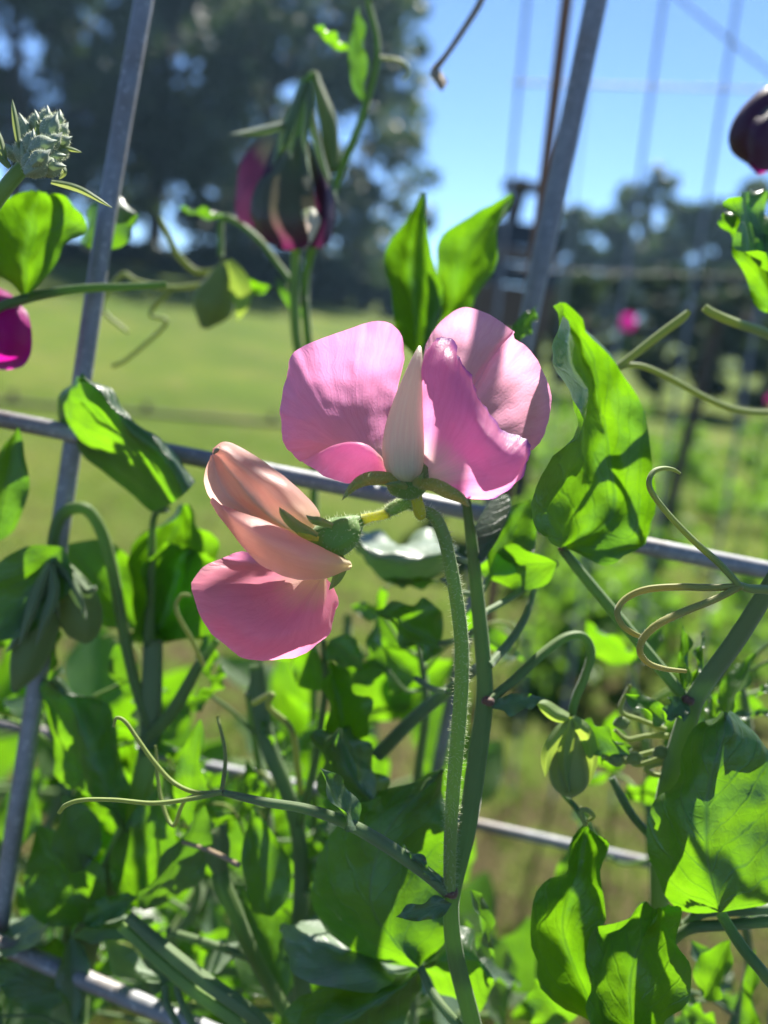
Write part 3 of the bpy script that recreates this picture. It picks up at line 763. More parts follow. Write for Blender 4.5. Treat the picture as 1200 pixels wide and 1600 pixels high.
# --- lower bloom: base mesh = green calyx
v_ = tube_vf(ppx([(568, 811, 1), (556, 818, 1), (540, 830, 0), (522, 840, 0), (506, 846, 0), (492, 852, 1)]), [pxr(10), pxr(32), pxr(54), pxr(62), pxr(58), pxr(40)], 30, 24, ribs=.05)
bloom2 = mesh_obj('bloom', v_[0], v_[1], M['calyx'], mp, v_[2])
bloom2['label'] = 'lower nodding salmon pink bloom seen from the side with a folded hood'
hairs(bloom2, bloom2, 420, 0.001, 6)
pd = tube('pedicel', ppx([(566, 812, 1), (580, 808, 1), (596, 805, 1), (607, 801, 1)]), [pxr(17), pxr(14), pxr(15), pxr(16)], M['pedicel'], bloom2, n=12, ns=16)
pd2 = tube('bract', ppx([(603, 802, 1), (612, 796, 1), (626, 789, 1), (640, 786, 0.5), (652, 792, 0)]), [pxr(14), pxr(20), pxr(21), pxr(19), pxr(18)], M['stalk'], bloom2, n=12, ns=18)
hairs(bloom2, pd, 420, 0.0007, 7); hairs(bloom2, pd2, 520, 0.0007, 8)
Z = lambda l, z: [(x, y, (z if not isinstance(z, (list, tuple)) else z[i])) for i, (x, y) in enumerate(l)]
sheet('standard_petal', [
    Z([(492, 836), (500, 815), (495, 796), (470, 765), (432, 735), (396, 712), (366, 693), (346, 689), (334, 699)], [1, 3, 5, 8, 10, 10, 9, 7, 5]),
    Z([(484, 836), (486, 812), (474, 788), (445, 757), (410, 735), (380, 716), (357, 702), (343, 697), (333, 702)], [0, 0, 1, 1, 2, 2, 2, 2, 2]),
    Z([(478, 836), (470, 815), (448, 795), (420, 768), (392, 745), (368, 724), (352, 711), (341, 706), (333, 705)], [1, -1, -1, 0, 0, 0, 1, 1, 2]),
    Z([(472, 836), (447, 822), (421, 804), (396, 779), (374, 752), (356, 731), (345, 717), (338, 711), (332, 708)], [2, 4, 5, 6, 6, 5, 4, 3, 2.5]),
    Z([(470, 840), (434, 828), (404, 812), (374, 790), (352, 768), (341, 748), (335, 730), (333, 718), (331, 711)], [2, 2, 2, 2, 2, 1.5, 1.5, 2, 2]),
    Z([(468, 846), (425, 838), (388, 825), (353, 803), (327, 777), (318, 755), (321, 735), (327, 720), (330, 711)], [3, 3, 4, 5, 6, 6, 5, 4, 3])],
    M['petal_salmon'], bloom2, 40, 70, amp=0.3e-3, freq=190, seed=.7)
tube('brown_tip', ppx([(343, 698, 0.8), (339, 703, 0.4), (334, 709, 1.0)]), [pxr(3), pxr(7), pxr(3)], M['dry_stalk'], bloom2)
sheet('standard_petal', [
    Z([(543, 880), (500, 863), (450, 846), (402, 828), (372, 812), (352, 800)], [-1, -1, 0, 0, 1, 1]),
    Z([(546, 876), (500, 853), (450, 829), (402, 809), (372, 798), (353, 791)], [-4, -5, -5, -4, -3, -2]),
    Z([(549, 880), (503, 862), (452, 842), (402, 820), (368, 803), (346, 788)], [-5, -8, -9, -8, -6, -2]),
    Z([(550, 883), (507, 877), (456, 862), (404, 838), (364, 811), (338, 782)], [-5, -9, -11, -10, -7, -1]),
    Z([(549, 887), (512, 893), (463, 886), (411, 862), (368, 828), (330, 778)], [-4, -7, -9, -8, -5, 1]),
    Z([(547, 890), (516, 901), (474, 906), (425, 893), (376, 850), (327, 785)], [-3, -4, -4, -3, -1, 3])],
    M['petal_salmon'], bloom2, 40, 50, amp=0.32e-3, freq=190, seed=3.3)
B_ = (508, 893, 1)
sheet('wing_petal', [
    [B_, (455, 885, 6), (412, 868, 9), (378, 861, 9)],
    [B_, (445, 892, 6), (393, 878, 10), (347, 872, 9)],
    [B_, (432, 898, 4), (372, 890, 8), (318, 886, 6)],
    [B_, (425, 907, 0), (360, 903, 2), (303, 906, 3)],
    [B_, (420, 922, -4), (360, 926, -5), (300, 922, 0)],
    [B_, (425, 942, -6), (365, 960, -8), (310, 953, -3)],
    [B_, (440, 957, -7), (390, 990, -9), (334, 994, -4)],
    [B_, (455, 962, -7), (420, 1002, -9), (374, 1026, -4.5)],
    [B_, (470, 962, -7), (448, 1004, -8), (415, 1034, -4)],
    [B_, (485, 962, -6), (478, 1000, -6), (460, 1027, -3)],
    [B_, (500, 955, -4), (503, 985, -3), (497, 1006, 1)],
    [B_, (508, 945, -2), (514, 965, -1), (519, 975, 4)],
    [B_, (512, 925, 0), (520, 938, 1), (528, 945, 5)],
    [B_, (512, 905, 1), (518, 912, 2), (522, 920, 5)]], M['petal_rose'], bloom2, 40, 100, amp=0.36e-3, freq=170, seed=4.4, rim=0.35e-3)
sepal(bloom2, [(496, 838, -5), (478, 830, -7), (458, 818, -8), (443, 803, -8), (436, 792, -7.5)], 18, cup=1.5)
sepal(bloom2, [(498, 842, -5), (482, 838, -7), (468, 832, -7), (456, 824, -6)], 12, mat='pedicel')
sepal(bloom2, [(520, 822, -4), (500, 815, -6), (488, 812, -6), (478, 805, -5)], 14)
sepal(bloom2, [(530, 868, -2), (534, 885, -3), (526, 905, -3), (514, 922, -2)], 18)

# --- main stem, node, branches
ms = stem(mp, [(728, 782, 26), (738, 860, 27), (748, 960, 26), (756, 1050, 24), (755, 1110, 23), (744, 1190, 21), (730, 1290, 19), (710, 1385, 16), (704, 1430, 16), (712, 1500, 18), (735, 1590, 21), (745, 1640, 24)],
          [11, 15, 18, 20, 22, 24, 23, 18, 20, 22, 23, 23], M['stem'], 'stem', ground=True, n=20, ns=90, ridge=.25, flat=.7)
node_knot(mp, 703, 1394, 14, 24); node_knot(mp, 762, 1096, 22, 20)
br = stem(mp, [(702, 1394, 14), (660, 1360, 14), (600, 1318, 13), (540, 1285, 12), (480, 1264, 10), (410, 1252, 9), (348, 1238, 8)], [21, 20, 20, 18, 15, 13, 9], M['stem_grey'], 'leaf_stalk', n=12, ns=50)
stem(mp, [(348, 1238, 8), (300, 1248, 8), (240, 1255, 6), (180, 1250, 4), (130, 1250, 2), (103, 1258, 2), (92, 1270, 3)], [7, 7, 7, 6.5, 6.5, 7, 6], M['tendril'], 'tendril', ns=50)
stem(mp, [(348, 1238, 8), (305, 1238, 10), (270, 1222, 12), (240, 1190, 12), (215, 1155, 12), (196, 1128, 12), (182, 1122, 12), (177, 1136, 12)], [7, 7, 7, 7, 6.5, 6, 5.5, 4], M['tendril'], 'tendril', ns=50)
stem(mp, [(330, 1238, 12), (290, 1250, 18), (270, 1290, 22), (250, 1240, 25), (243, 1165, 26)], [6, 6, 6, 6, 4], M['tendril'], 'tendril', ns=50)
stem(mp, [(346, 1240, 12), (352, 1180, 20), (340, 1120, 26)], [7, 6, 5], M['tendril'], 'tendril')
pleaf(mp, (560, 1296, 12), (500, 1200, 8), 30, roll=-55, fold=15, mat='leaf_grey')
pleaf(mp, (706, 1412, 12), (618, 1432, 10), 16, roll=20, fold=10, mat='leaf_grey', name='stipule')
pleaf(mp, (690, 1380, 10), (630, 1320, 14), 10, roll=10, mat='leaf_grey', name='stipule')
stem(mp, [(762, 1096, 22), (800, 1065, 26), (850, 1020, 30), (885, 996, 32), (912, 995, 33), (924, 1020, 33), (915, 1055, 33), (900, 1090, 33), (893, 1118, 33)], [14, 14, 15, 14, 13, 13, 13, 13, 12], M['stem'], 'flower_stalk', ns=60)
pleaf(mp, (768, 1106, 21), (852, 1092, 26), 16, roll=15, fold=15, mat='leaf_grey', name='stipule')
stem(mp, [(764, 1040, 24), (795, 1005, 32), (815, 975, 36), (828, 945, 40), (835, 915, 42)], [14, 13, 12, 11, 8], M['stem_grey'], 'leaf_stalk')
# drooping green bud with spreading sepals
def bud(parent, pts, wid, z, mat='bud_green', nsep=4, label=None, ribs=0.05):
    v = tube_vf(ppx([(x, y, z) for x, y in pts]), [pxr(q, z) for q in wid], 25, 24, ridge=.04, ribs=ribs)
    o = mesh_obj('bud', v[0], v[1], M[mat], parent, v[2])
    if label: o['label'] = label
    return o
bd = bud(mp, [(893, 1114), (891, 1135), (889, 1170), (889, 1205), (891, 1230), (893, 1246)], [9, 26, 46, 60, 50, 6], 33, label='drooping pale green bud with ribbed calyx')
for pts in ([(893, 1122), (872, 1150), (855, 1180), (852, 1215)], [(893, 1122), (915, 1145), (925, 1185), (921, 1225)], [(888, 1122), (868, 1115), (850, 1102), (838, 1098)], [(892, 1120), (885, 1160), (882, 1200), (890, 1240)]):
    sepal(bd, [(x, y, 28 if x < 921 else 31) for x, y in pts], 24, cup=2)
# leaves of the main plant
leaf(mp, [[(655, 1512), (560, 1500), (495, 1430), (490, 1370), (520, 1290), (600, 1240), (690, 1205)],
          [(655, 1512), (610, 1470), (580, 1410), (585, 1350), (610, 1290), (650, 1245), (692, 1203)],
          [(655, 1512), (690, 1470), (700, 1400), (700, 1340), (702, 1290), (700, 1250), (694, 1202)]], (42, 30, 36), amp=1.0, edge=1.0)
leaf(mp, [[(655, 1514), (620, 1500), (560, 1455), (500, 1448), (455, 1440), (437, 1450)],
          [(655, 1514), (610, 1520), (560, 1495), (500, 1480), (460, 1465), (437, 1452)],
          [(655, 1514), (600, 1545), (540, 1550), (480, 1530), (450, 1500), (437, 1454)]], (52, 40, 32), mat='leaf_pale_sunlit', amp=1.2, edge=1.2)
leaf(mp, [[(657, 1516), (560, 1535), (480, 1545), (450, 1590), (440, 1660)], [(657, 1516), (600, 1560), (540, 1590), (490, 1620), (442, 1662)],
          [(657, 1516), (650, 1560), (620, 1620), (560, 1670), (444, 1664)]], (40, 30, 34), amp=1.0, edge=1.2)
leaf(mp, [[(658, 1512), (672, 1470), (700, 1445), (730, 1450), (740, 1470)], [(658, 1512), (700, 1500), (735, 1500), (755, 1510), (768, 1530)],
          [(658, 1512), (690, 1545), (720, 1570), (750, 1575), (772, 1535)]], (40, 34, 42), amp=.8)
pleaf(mp, (735, 1390, 30), (772, 1500, 40), 22, roll=60, mat='leaf_grey')
stem(mp, [(657, 1512, 32), (675, 1550, 28), (705, 1590, 24), (742, 1630, 24)], [12, 14, 15, 15], M['stem_grey'], 'leaf_stalk')
# upright stalk and the leaves behind the upper bloom
stem(mp, [(740, 870, 27), (760, 830, 30), (780, 790, 34), (785, 770, 36)], [30, 40, 34, 20], M['leaf_grey'], 'stipule', flat=.2)
stem(mp, [(728, 786, 27), (705, 690, 50), (680, 620, 72), (660, 560, 86)], [16, 15, 14, 13], M['stem'], 'stem')
leaf(mp, [[(648, 560), (622, 520), (606, 450), (604, 405), (625, 355), (660, 303)], [(650, 560), (652, 500), (650, 450), (645, 410), (648, 360), (661, 302)],
          [(654, 560), (684, 520), (690, 460), (680, 410), (668, 360), (662, 302)]], (84, 90, 72), amp=.8, edge=1.0)
leaf(mp, [[(660, 560), (688, 480), (684, 420), (690, 368), (745, 333), (800, 304)], [(662, 560), (705, 500), (722, 440), (735, 395), (765, 345), (800, 305)],
          [(668, 560), (720, 515), (748, 470), (765, 420), (782, 365), (801, 306)]], (88, 90, 74), amp=.8, edge=1.0)
leaf(mp, [[(876, 856), (842, 842), (850, 780), (878, 690), (892, 610), (888, 530), (866, 478)], [(877, 856), (905, 825), (925, 765), (930, 690), (922, 610), (900, 535), (868, 476)],
          [(878, 857), (925, 858), (985, 835), (975, 730), (960, 640), (935, 545), (876, 473)], [(880, 858), (950, 866), (1026, 820), (1018, 710), (992, 620), (950, 545), (886, 472)]],
     (8, 34, 33, 30), mat='leaf_bright', amp=1.4, edge=2.4, nu=34, nv=28)
node_knot(mp, 878, 858, 33, 14)
stem(mp, [(878, 858, 33), (920, 910, 32), (970, 970, 30), (1020, 1030, 28), (1070, 1092, 26)], [14, 17, 18, 18, 18], M['stem'], 'leaf_stalk')
# lower mid leaves
leaf(mp, [[(715, 855), (660, 838), (620, 842), (585, 832), (548, 822)], [(715, 858), (665, 868), (620, 870), (580, 862), (548, 828)], [(715, 862), (670, 910), (620, 908), (575, 890), (548, 832)]], (92, 62, 80), mat='leaf_pale_sunlit', amp=1.0, edge=1.5)
pleaf(mp, (688, 1005, 60), (588, 955, 50), 52, roll=-25, fold=40, edge=2)
pleaf(mp, (870, 880, 36), (745, 890, 55), 38, roll=20, fold=20)
pleaf(mp, (765, 900, 45), (830, 780, 52), 42, roll=-20, fold=25)
pleaf(mp, (690, 905, 80), (600, 905, 75), 22, roll=70)
pleaf(mp, (800, 540, 52), (840, 478, 56), 16, roll=30)
pleaf(mp, (650, 1060, 95), (600, 1010, 90), 50, roll=-10)
stem(mp, [(590, 1180, 60), (650, 1120, 55), (700, 1080, 48), (750, 1040, 30)], [22, 20, 18, 14], M['stem_grey'], 'leaf_stalk')
for s0, s1_, w_ in (((700, 855), (742, 880), 9), ((688, 1005), (748, 980), 9), ((765, 900), (745, 930), 9), ((870, 880), (752, 960), 10), ((800, 540), (700, 660), 8), ((690, 905), (745, 930), 8), ((650, 1060), (700, 1080), 9)):
    stem(mp, [(s0[0], s0[1], 50), ((s0[0] + s1_[0]) / 2, (s0[1] + s1_[1]) / 2 + 6, 42), (s1_[0], s1_[1], 28)], [w_], M['stem_grey'], 'leaf_stalk')

# ================================================================== plant with the forked golden tendrils (right)
rp = plant('vine with three forked golden tendrils over a broad bright leaf', 1030, 1640, 45)
stem(rp, [(1240, 850, 8), (1200, 920, 12), (1150, 1000, 18), (1088, 1088, 24), (1066, 1150, 27), (1045, 1220, 30), (1032, 1300, 34), (1030, 1400, 38), (1035, 1500, 42), (1040, 1640, 46)], [24, 25, 28, 28, 30, 27, 26, 24, 24, 24], M['stem_grey'], 'stem', ground=True, n=14, ns=80, flat=.45, ridge=.2)
node_knot(rp, 1074, 1094, 24, 20)
stem(rp, [(1235, 930, 6), (1200, 922, 3), (1172, 920, 1), (1154, 914, 0)], [15, 14, 13, 11], M['tendril'], 'tendril_stalk')
stem(rp, [(1156, 916, 0), (1125, 882, 0), (1085, 846, -1), (1048, 808, -2), (1022, 775, -2), (1014, 755, -2), (1020, 738, -1), (1036, 732, 0), (1052, 734, 1), (1063, 740, 1)], [10, 11, 10, 9.5, 9, 8.5, 8, 7, 6, 4], M['tendril'], 'tendril', ns=70)
t2 = stem(rp, [(1156, 916, 0), (1110, 918, 1), (1060, 917, 2), (1010, 921, 3), (978, 935, 3), (965, 955, 2), (972, 976, 1), (990, 990, 1), (1006, 996, 2)], [10, 11, 11, 11, 10, 9.5, 9, 8.5, 7], M['tendril_gold'], 'tendril', ns=70)
t3 = stem(rp, [(1154, 918, 0), (1115, 937, -1), (1070, 955, -2), (1030, 974, -3), (1006, 996, -3), (1000, 1018, -2), (1013, 1036, -1), (1038, 1045, 0), (1072, 1049, 1)], [10, 11, 11.5, 12, 11, 10, 9, 8, 6], M['tendril_gold'], 'tendril', ns=70)
hairs(t3, t3, 260, 0.0003, 15)
node_knot(rp, 1155, 917, 0, 12, 'tendril_gold')
leaf(rp, [[(1120, 1425), (1050, 1420), (1018, 1350), (1018, 1270), (1050, 1215), (1080, 1150), (1130, 1113)],
          [(1125, 1425), (1110, 1370), (1100, 1310), (1105, 1250), (1115, 1190), (1130, 1150), (1134, 1113)],
          [(1130, 1425), (1200, 1410), (1230, 1340), (1235, 1270), (1220, 1210), (1185, 1150), (1138, 1114)]], (22, 14, 20), mat='leaf_bright', amp=1.0, edge=1.0, nu=30, nv=26)
leaf(rp, [[(930, 1600), (850, 1540), (822, 1450), (835, 1400), (880, 1370), (885, 1340), (915, 1285)], [(935, 1600), (905, 1530), (880, 1460), (885, 1400), (905, 1360), (910, 1330), (920, 1284)],
          [(940, 1600), (930, 1530), (928, 1460), (946, 1400), (945, 1350), (938, 1320), (924, 1284)]], (24, 30, 22), mat='leaf_bright', amp=1.2, edge=1.2)
leaf(rp, [[(990, 1650), (925, 1600), (915, 1530), (930, 1460), (970, 1425), (1010, 1415)], [(995, 1650), (985, 1590), (985, 1530), (1000, 1470), (1020, 1440), (1030, 1418)],
          [(1000, 1650), (1060, 1590), (1072, 1530), (1068, 1470), (1060, 1430), (1045, 1415)]], (18, 26, 14), mat='leaf', amp=1.2, edge=1.2)
pleaf(rp, (880, 1600, 60), (835, 1530, 55), 40, roll=20)
stem(rp, [(915, 1290, 24), (908, 1268, 24), (918, 1266, 24), (928, 1276, 25), (916, 1284, 26)], [8, 7, 7, 6, 5], M['tendril'], 'tendril', ns=30)
for (bx_, by_, tx, ty) in ((1100, 1425, 1190, 1420), (1080, 1450, 1200, 1440)):
    stem(rp, [(bx_ - 30, by_ + 20, 30), (bx_, by_, 28), ((bx_ + tx) / 2, (by_ + ty) / 2, 26), (tx, ty, 24), (tx + 40, ty, 24)], [14, 16, 16, 16, 14], M['stem_grey'], 'leaf_stalk')
stem(rp, [(1125, 1425, 20), (1160, 1480, 16), (1200, 1530, 14), (1235, 1590, 30), (1150, 1700, 45)], [16, 18, 18, 18, 18], M['stem'], 'leaf_stalk')
stem(rp, [(990, 1650, 18), (1010, 1680, 25), (1040, 1720, 40)], [16], M['stem'], 'leaf_stalk')
stem(rp, [(932, 1595, 26), (960, 1650, 32), (1038, 1700, 44)], [14], M['stem'], 'leaf_stalk')
pleaf(rp, (1100, 1560, 45), (1140, 1470, 40), 30, roll=30); pleaf(rp, (1120, 1540, 50), (1080, 1470, 52), 26, roll=-40, mat='leaf_grey')
pleaf(rp, (1170, 1640, 60), (1180, 1480, 60), 16, roll=40)
pleaf(rp, (1120, 1600, 55), (1060, 1560, 60), 24, roll=40)
# little shoots beside the node
pleaf(rp, (1070, 1096, 24), (1040, 1125, 20), 20, roll=10, mat='leaf_grey', name='stipule')
pleaf(rp, (1072, 1090, 26), (1068, 975, 32), 9, roll=35, fold=40, mat='leaf_bright')
pleaf(rp, (1078, 1085, 28), (1100, 985, 36), 9, roll=-30, fold=40)
pleaf(rp, (1040, 1130, 28), (978, 1085, 26), 20, roll=-40)
pleaf(rp, (1130, 1120, 36), (1180, 1020, 40), 24, roll=40, mat='leaf_bright'); pleaf(rp, (1120, 1130, 36), (1110, 1060, 44), 14, roll=50)
pleaf(rp, (1180, 1090, 46), (1230, 1050, 44), 10, roll=70, mat='leaf_grey'); pleaf(rp, (1140, 1120, 46), (1220, 1110, 44), 10, roll=70, mat='leaf_grey')
pleaf(rp, (905, 1130, 34), (985, 1180, 28), 30, roll=-35, fold=25, mat='leaf_grey')
pleaf(rp, (940, 1195, 36), (985, 1165, 34), 26, roll=50)
for pts in ([(1040, 1170), (1000, 1180), (970, 1190), (940, 1180)], [(1045, 1150), (1010, 1150), (980, 1155), (960, 1140)], [(1040, 1190), (1010, 1200), (1020, 1210), (1045, 1212)],
            [(1050, 1180), (1000, 1195), (985, 1190), (975, 1192)], [(1040, 1140), (1000, 1125), (970, 1110), (985, 1070)]):
    stem(rp, [(x, y, 30) for x, y in pts], [9, 8, 8, 6], M['tendril'], 'tendril', ns=24)
for (x, y) in ((990, 1185), (962, 1188), (1032, 1176), (970, 1130)):
    bud(rp, [(x - 12, y + 2), (x - 4, y), (x + 6, y - 1), (x + 14, y - 2)], [4, 17, 18, 5], 29, 'bud_green')
stem(rp, [(955, 1215, 36), (985, 1270, 36), (1018, 1310, 36)], [11, 13, 12], M['stem_grey'], 'leaf_stalk')
stem(rp, [(880, 1240, 40), (900, 1262, 36), (915, 1285, 30)], [9], M['stem'], 'leaf_stalk')

# ================================================================== plant reaching the upper right
up = plant('sweet pea vine with ruffled bright leaf and dark bloom at the upper right', 1330, 1500, 120)
stem(up, [(1330, 120, 70), (1300, 350, 75), (1290, 600, 85), (1310, 900, 100), (1330, 1300, 120)], [26], M['stem'], 'stem', ground=True, ns=50)
leaf(up, [[(1290, 480), (1215, 430), (1170, 390), (1150, 350), (1150, 315), (1160, 300)], [(1290, 480), (1230, 450), (1190, 410), (1175, 360), (1165, 325), (1165, 300)],
          [(1290, 480), (1250, 420), (1230, 370), (1215, 335), (1190, 310), (1170, 300)]], (32, 40, 46), mat='leaf_bright', amp=1.0, edge=2.0, ef=10)
leaf(up, [[(1290, 485), (1195, 488), (1165, 440), (1150, 390), (1128, 360), (1128, 335)], [(1290, 483), (1215, 465), (1185, 420), (1165, 380), (1145, 350), (1130, 333)],
          [(1290, 480), (1230, 430), (1200, 395), (1180, 350), (1160, 320), (1133, 331)]], (44, 42, 44), mat='leaf_bright', amp=1.0, edge=2.0, ef=10)
ub = bud(up, [(1230, 130), (1215, 160), (1196, 200), (1186, 235), (1180, 256)], [16, 70, 96, 80, 20], 90, 'petal_purple', label='dark shaded bloom hanging at the edge')
sheet('petal', [[(1215, 150, 84), (1175, 190, 80), (1165, 225, 82)], [(1220, 160, 80), (1190, 210, 76), (1180, 262, 80)], [(1230, 170, 84), (1225, 220, 80), (1215, 268, 84)]], M['petal_purple'], ub, 12, 12)
sheet('petal', [[(1200, 200, 95), (1175, 245, 94), (1168, 258, 94)], [(1210, 210, 96), (1190, 260, 95), (1184, 272, 95)], [(1220, 210, 96), (1205, 260, 95), (1200, 268, 95)]], M['petal_magenta'], ub, 10, 10)
stem(up, [(1235, 125, 90), (1270, 120, 85), (1320, 200, 75)], [14], M['stem'], 'flower_stalk')
stem(up, [(1292, 482, 40), (1310, 500, 60), (1295, 560, 82)], [12], M['stem'], 'leaf_stalk')
stem(up, [(1290, 560, 80), (1200, 522, 55), (1150, 505, 45), (1115, 490, 42), (1100, 480, 42)], [15, 15, 14, 13, 12], M['tendril'], 'tendril')
stem(up, [(1290, 640, 85), (1150, 640, 62), (1000, 572, 50), (930, 600, 50)], [9, 10, 9, 7], M['tendril'], 'tendril', ns=40)
stem(up, [(945, 590, 50), (990, 555, 48), (1035, 520, 46), (1065, 498, 45), (1076, 487, 45)], [10, 12, 13, 13, 9], M['tendril'], 'tendril')

# ================================================================== plants on the left
lp = plant('vine with arching stalk, nodding green buds and folded leaf over the grey crossbar', 235, 1640, 80)
stem(lp, [(238, 1000, 72), (236, 1080, 72), (230, 1180, 74), (200, 1300, 76), (150, 1420, 78), (120, 1520, 82), (90, 1640, 86)], [26, 28, 28, 34, 36, 38, 38], M['stem_grey'], 'stem', ground=True, n=14, ns=60, flat=.5, ridge=.2)
leaf(lp, [[(236, 800), (170, 745), (120, 695), (88, 655), (95, 615), (122, 590)], [(262, 790), (205, 725), (152, 678), (120, 635), (110, 610), (123, 589)],
          [(288, 772), (255, 715), (202, 668), (165, 628), (140, 600), (124, 589)], [(306, 752), (268, 706), (216, 662), (176, 620), (150, 598), (126, 589)]], (66, 56, 44, 50), amp=1.0, edge=.6, nv=26)
leaf(lp, [[(330, 1000), (240, 1000), (205, 940), (203, 880), (240, 830), (285, 790)], [(332, 995), (280, 950), (260, 900), (262, 860), (275, 825), (287, 789)], [(335, 990), (345, 930), (342, 870), (330, 840), (310, 815), (289, 789)]], (78, 90, 76), amp=1.4, edge=1.6)
leaf(lp, [[(205, 1000), (225, 930), (230, 880), (250, 855), (275, 850)], [(230, 1005), (265, 950), (275, 900), (290, 870), (300, 858)], [(330, 992), (330, 940), (332, 900), (335, 880), (320, 865)]], (70, 84, 66), amp=1.2)
pleaf(lp, (100, 855, 60), (-20, 1010, 56), 62, roll=-15, fold=25, amp=.8)
pleaf(lp, (105, 850, 84), (215, 985, 92), 60, roll=15, fold=20, mat='leaf_bright')
pleaf(lp, (150, 850, 100), (195, 940, 95), 40, roll=60)
pleaf(lp, (-10, 850, 60), (28, 668, 60), 34, roll=-20, fold=30)
pleaf(lp, (10, 1010, 80), (-40, 930, 75), 50, roll=0)
stem(lp, [(82, 880, 68), (84, 840, 68), (96, 806, 68), (122, 793, 68), (145, 805, 69), (166, 850, 70), (182, 920, 70), (196, 1000, 71), (215, 1080, 72), (236, 1140, 73)], [15, 17, 18, 18, 18, 18, 17, 17, 17, 16], M['stem'], 'flower_stalk', ns=70)
b1 = bud(lp, [(84, 872), (96, 900), (118, 945), (132, 985), (136, 1005)], [14, 46, 66, 50, 10], 66, label='nodding grey green bud with brown tip')
b2 = bud(lp, [(78, 876), (74, 920), (60, 980), (40, 1040), (22, 1080)], [16, 42, 58, 46, 10], 62)
for o_, zz in ((b1, 62), (b2, 58)):
    pts = [(86, 875), (110, 905), (135, 925), (150, 915)] if o_ is b1 else [(80, 880), (62, 930), (40, 980), (10, 1020)]
    sepal(o_, [(x, y, zz - 2) for x, y in pts], 30, cup=3, mat='sepal_dull')
    for dx in (-12, 14): sepal(o_, [(82, 876, zz - 3), (92 + dx, 905, zz - 5), (104 + dx * 1.5, 940, zz - 6), (112 + dx * 1.6, 968, zz - 4)] if o_ is b1 else [(78, 882, zz - 3), (70 + dx, 925, zz - 5), (56 + dx, 970, zz - 6), (42 + dx, 1010, zz - 4)], 20, cup=2, mat='sepal_dull')
stem(lp, [(225, 1160, 72), (270, 1110, 70), (310, 1040, 68), (340, 1000, 66)], [18, 20, 16, 10], M['stem'], 'leaf_stalk', flat=.4)
stem(lp, [(318, 1040, 60), (300, 1000, 55), (280, 965, 52), (275, 945, 52), (284, 930, 52), (298, 930, 52)], [7, 7, 7, 7, 6, 5], M['tendril'], 'tendril', ns=40)
stem(lp, [(232, 1010, 72), (236, 900, 74), (240, 810, 70), (262, 795, 66)], [16, 12, 10, 10], M['stem'], 'leaf_stalk')
pleaf(lp, (325, 1060, 70), (335, 970, 72), 22, roll=50)
# lower left leaves of that vine
leaf(lp, [[(195, 1300), (120, 1240), (75, 1150), (60, 1080), (75, 1062)], [(197, 1300), (160, 1220), (130, 1140), (100, 1090), (78, 1062)], [(200, 1300), (195, 1220), (185, 1150), (150, 1090), (82, 1062)]], (74, 62, 70), amp=1.4, edge=1.5)
leaf(lp, [[(150, 1400), (105, 1300), (110, 1220), (130, 1160), (170, 1130)], [(160, 1400), (165, 1310), (170, 1240), (175, 1180), (172, 1130)], [(175, 1400), (235, 1330), (245, 1240), (220, 1170), (175, 1130)]], (92, 100, 88), mat='leaf_bright', amp=1.6, edge=1.5)
pleaf(lp, (295, 1290, 58), (312, 1125, 55), 30, roll=35, fold=25, mat='leaf_bright')
pleaf(lp, (235, 1420, 60), (320, 1260, 50), 56, roll=-50, fold=20, mat='leaf_grey')
pleaf(lp, (215, 1420, 70), (250, 1230, 66), 55, roll=20, fold=20, mat='leaf_bright')
pleaf(lp, (135, 1440, 72), (60, 1290, 64), 62, roll=15, fold=20)
pleaf(lp, (130, 1360, 66), (95, 1240, 60), 45, roll=-35, fold=20, mat='leaf_grey')
leaf(lp, [[(-60, 1450), (-10, 1440), (40, 1432), (76, 1434)], [(-60, 1470), (-5, 1465), (45, 1455), (78, 1438)], [(-60, 1490), (0, 1490), (45, 1485), (76, 1444)]], (80, 70, 60), mat='leaf_pale_sunlit', amp=.8, edge=.6, nu=14, nv=12)
pleaf(lp, (110, 1560, 70), (-20, 1500, 66), 40, roll=22, fold=10)
pleaf(lp, (110, 1500, 80), (10, 1530, 70), 50, roll=20)
leaf(lp, [[(250, 1532), (225, 1500), (195, 1475), (168, 1462)], [(250, 1534), (215, 1520), (185, 1500), (166, 1464)], [(248, 1536), (205, 1530), (170, 1515), (164, 1468)]], (66, 60, 52), mat='leaf_pale_sunlit', amp=.5, edge=.4, nu=14, nv=12)
leaf(lp, [[(115, 1462), (150, 1436), (190, 1432), (240, 1436)], [(115, 1464), (155, 1450), (195, 1445), (240, 1438)], [(115, 1466), (155, 1470), (200, 1462), (240, 1440)]], (70, 60, 54), mat='leaf_pale_sunlit', amp=.6, edge=.5, nu=14, nv=12)
pleaf(lp, (130, 1440, 62), (215, 1400, 58), 20, roll=10, fold=15)
pleaf(lp, (110, 1465, 66), (115, 1600, 62), 26, roll=20, fold=15, mat='leaf_grey')
pleaf(lp, (20, 1330, 90), (60, 1200, 95), 40, roll=30)

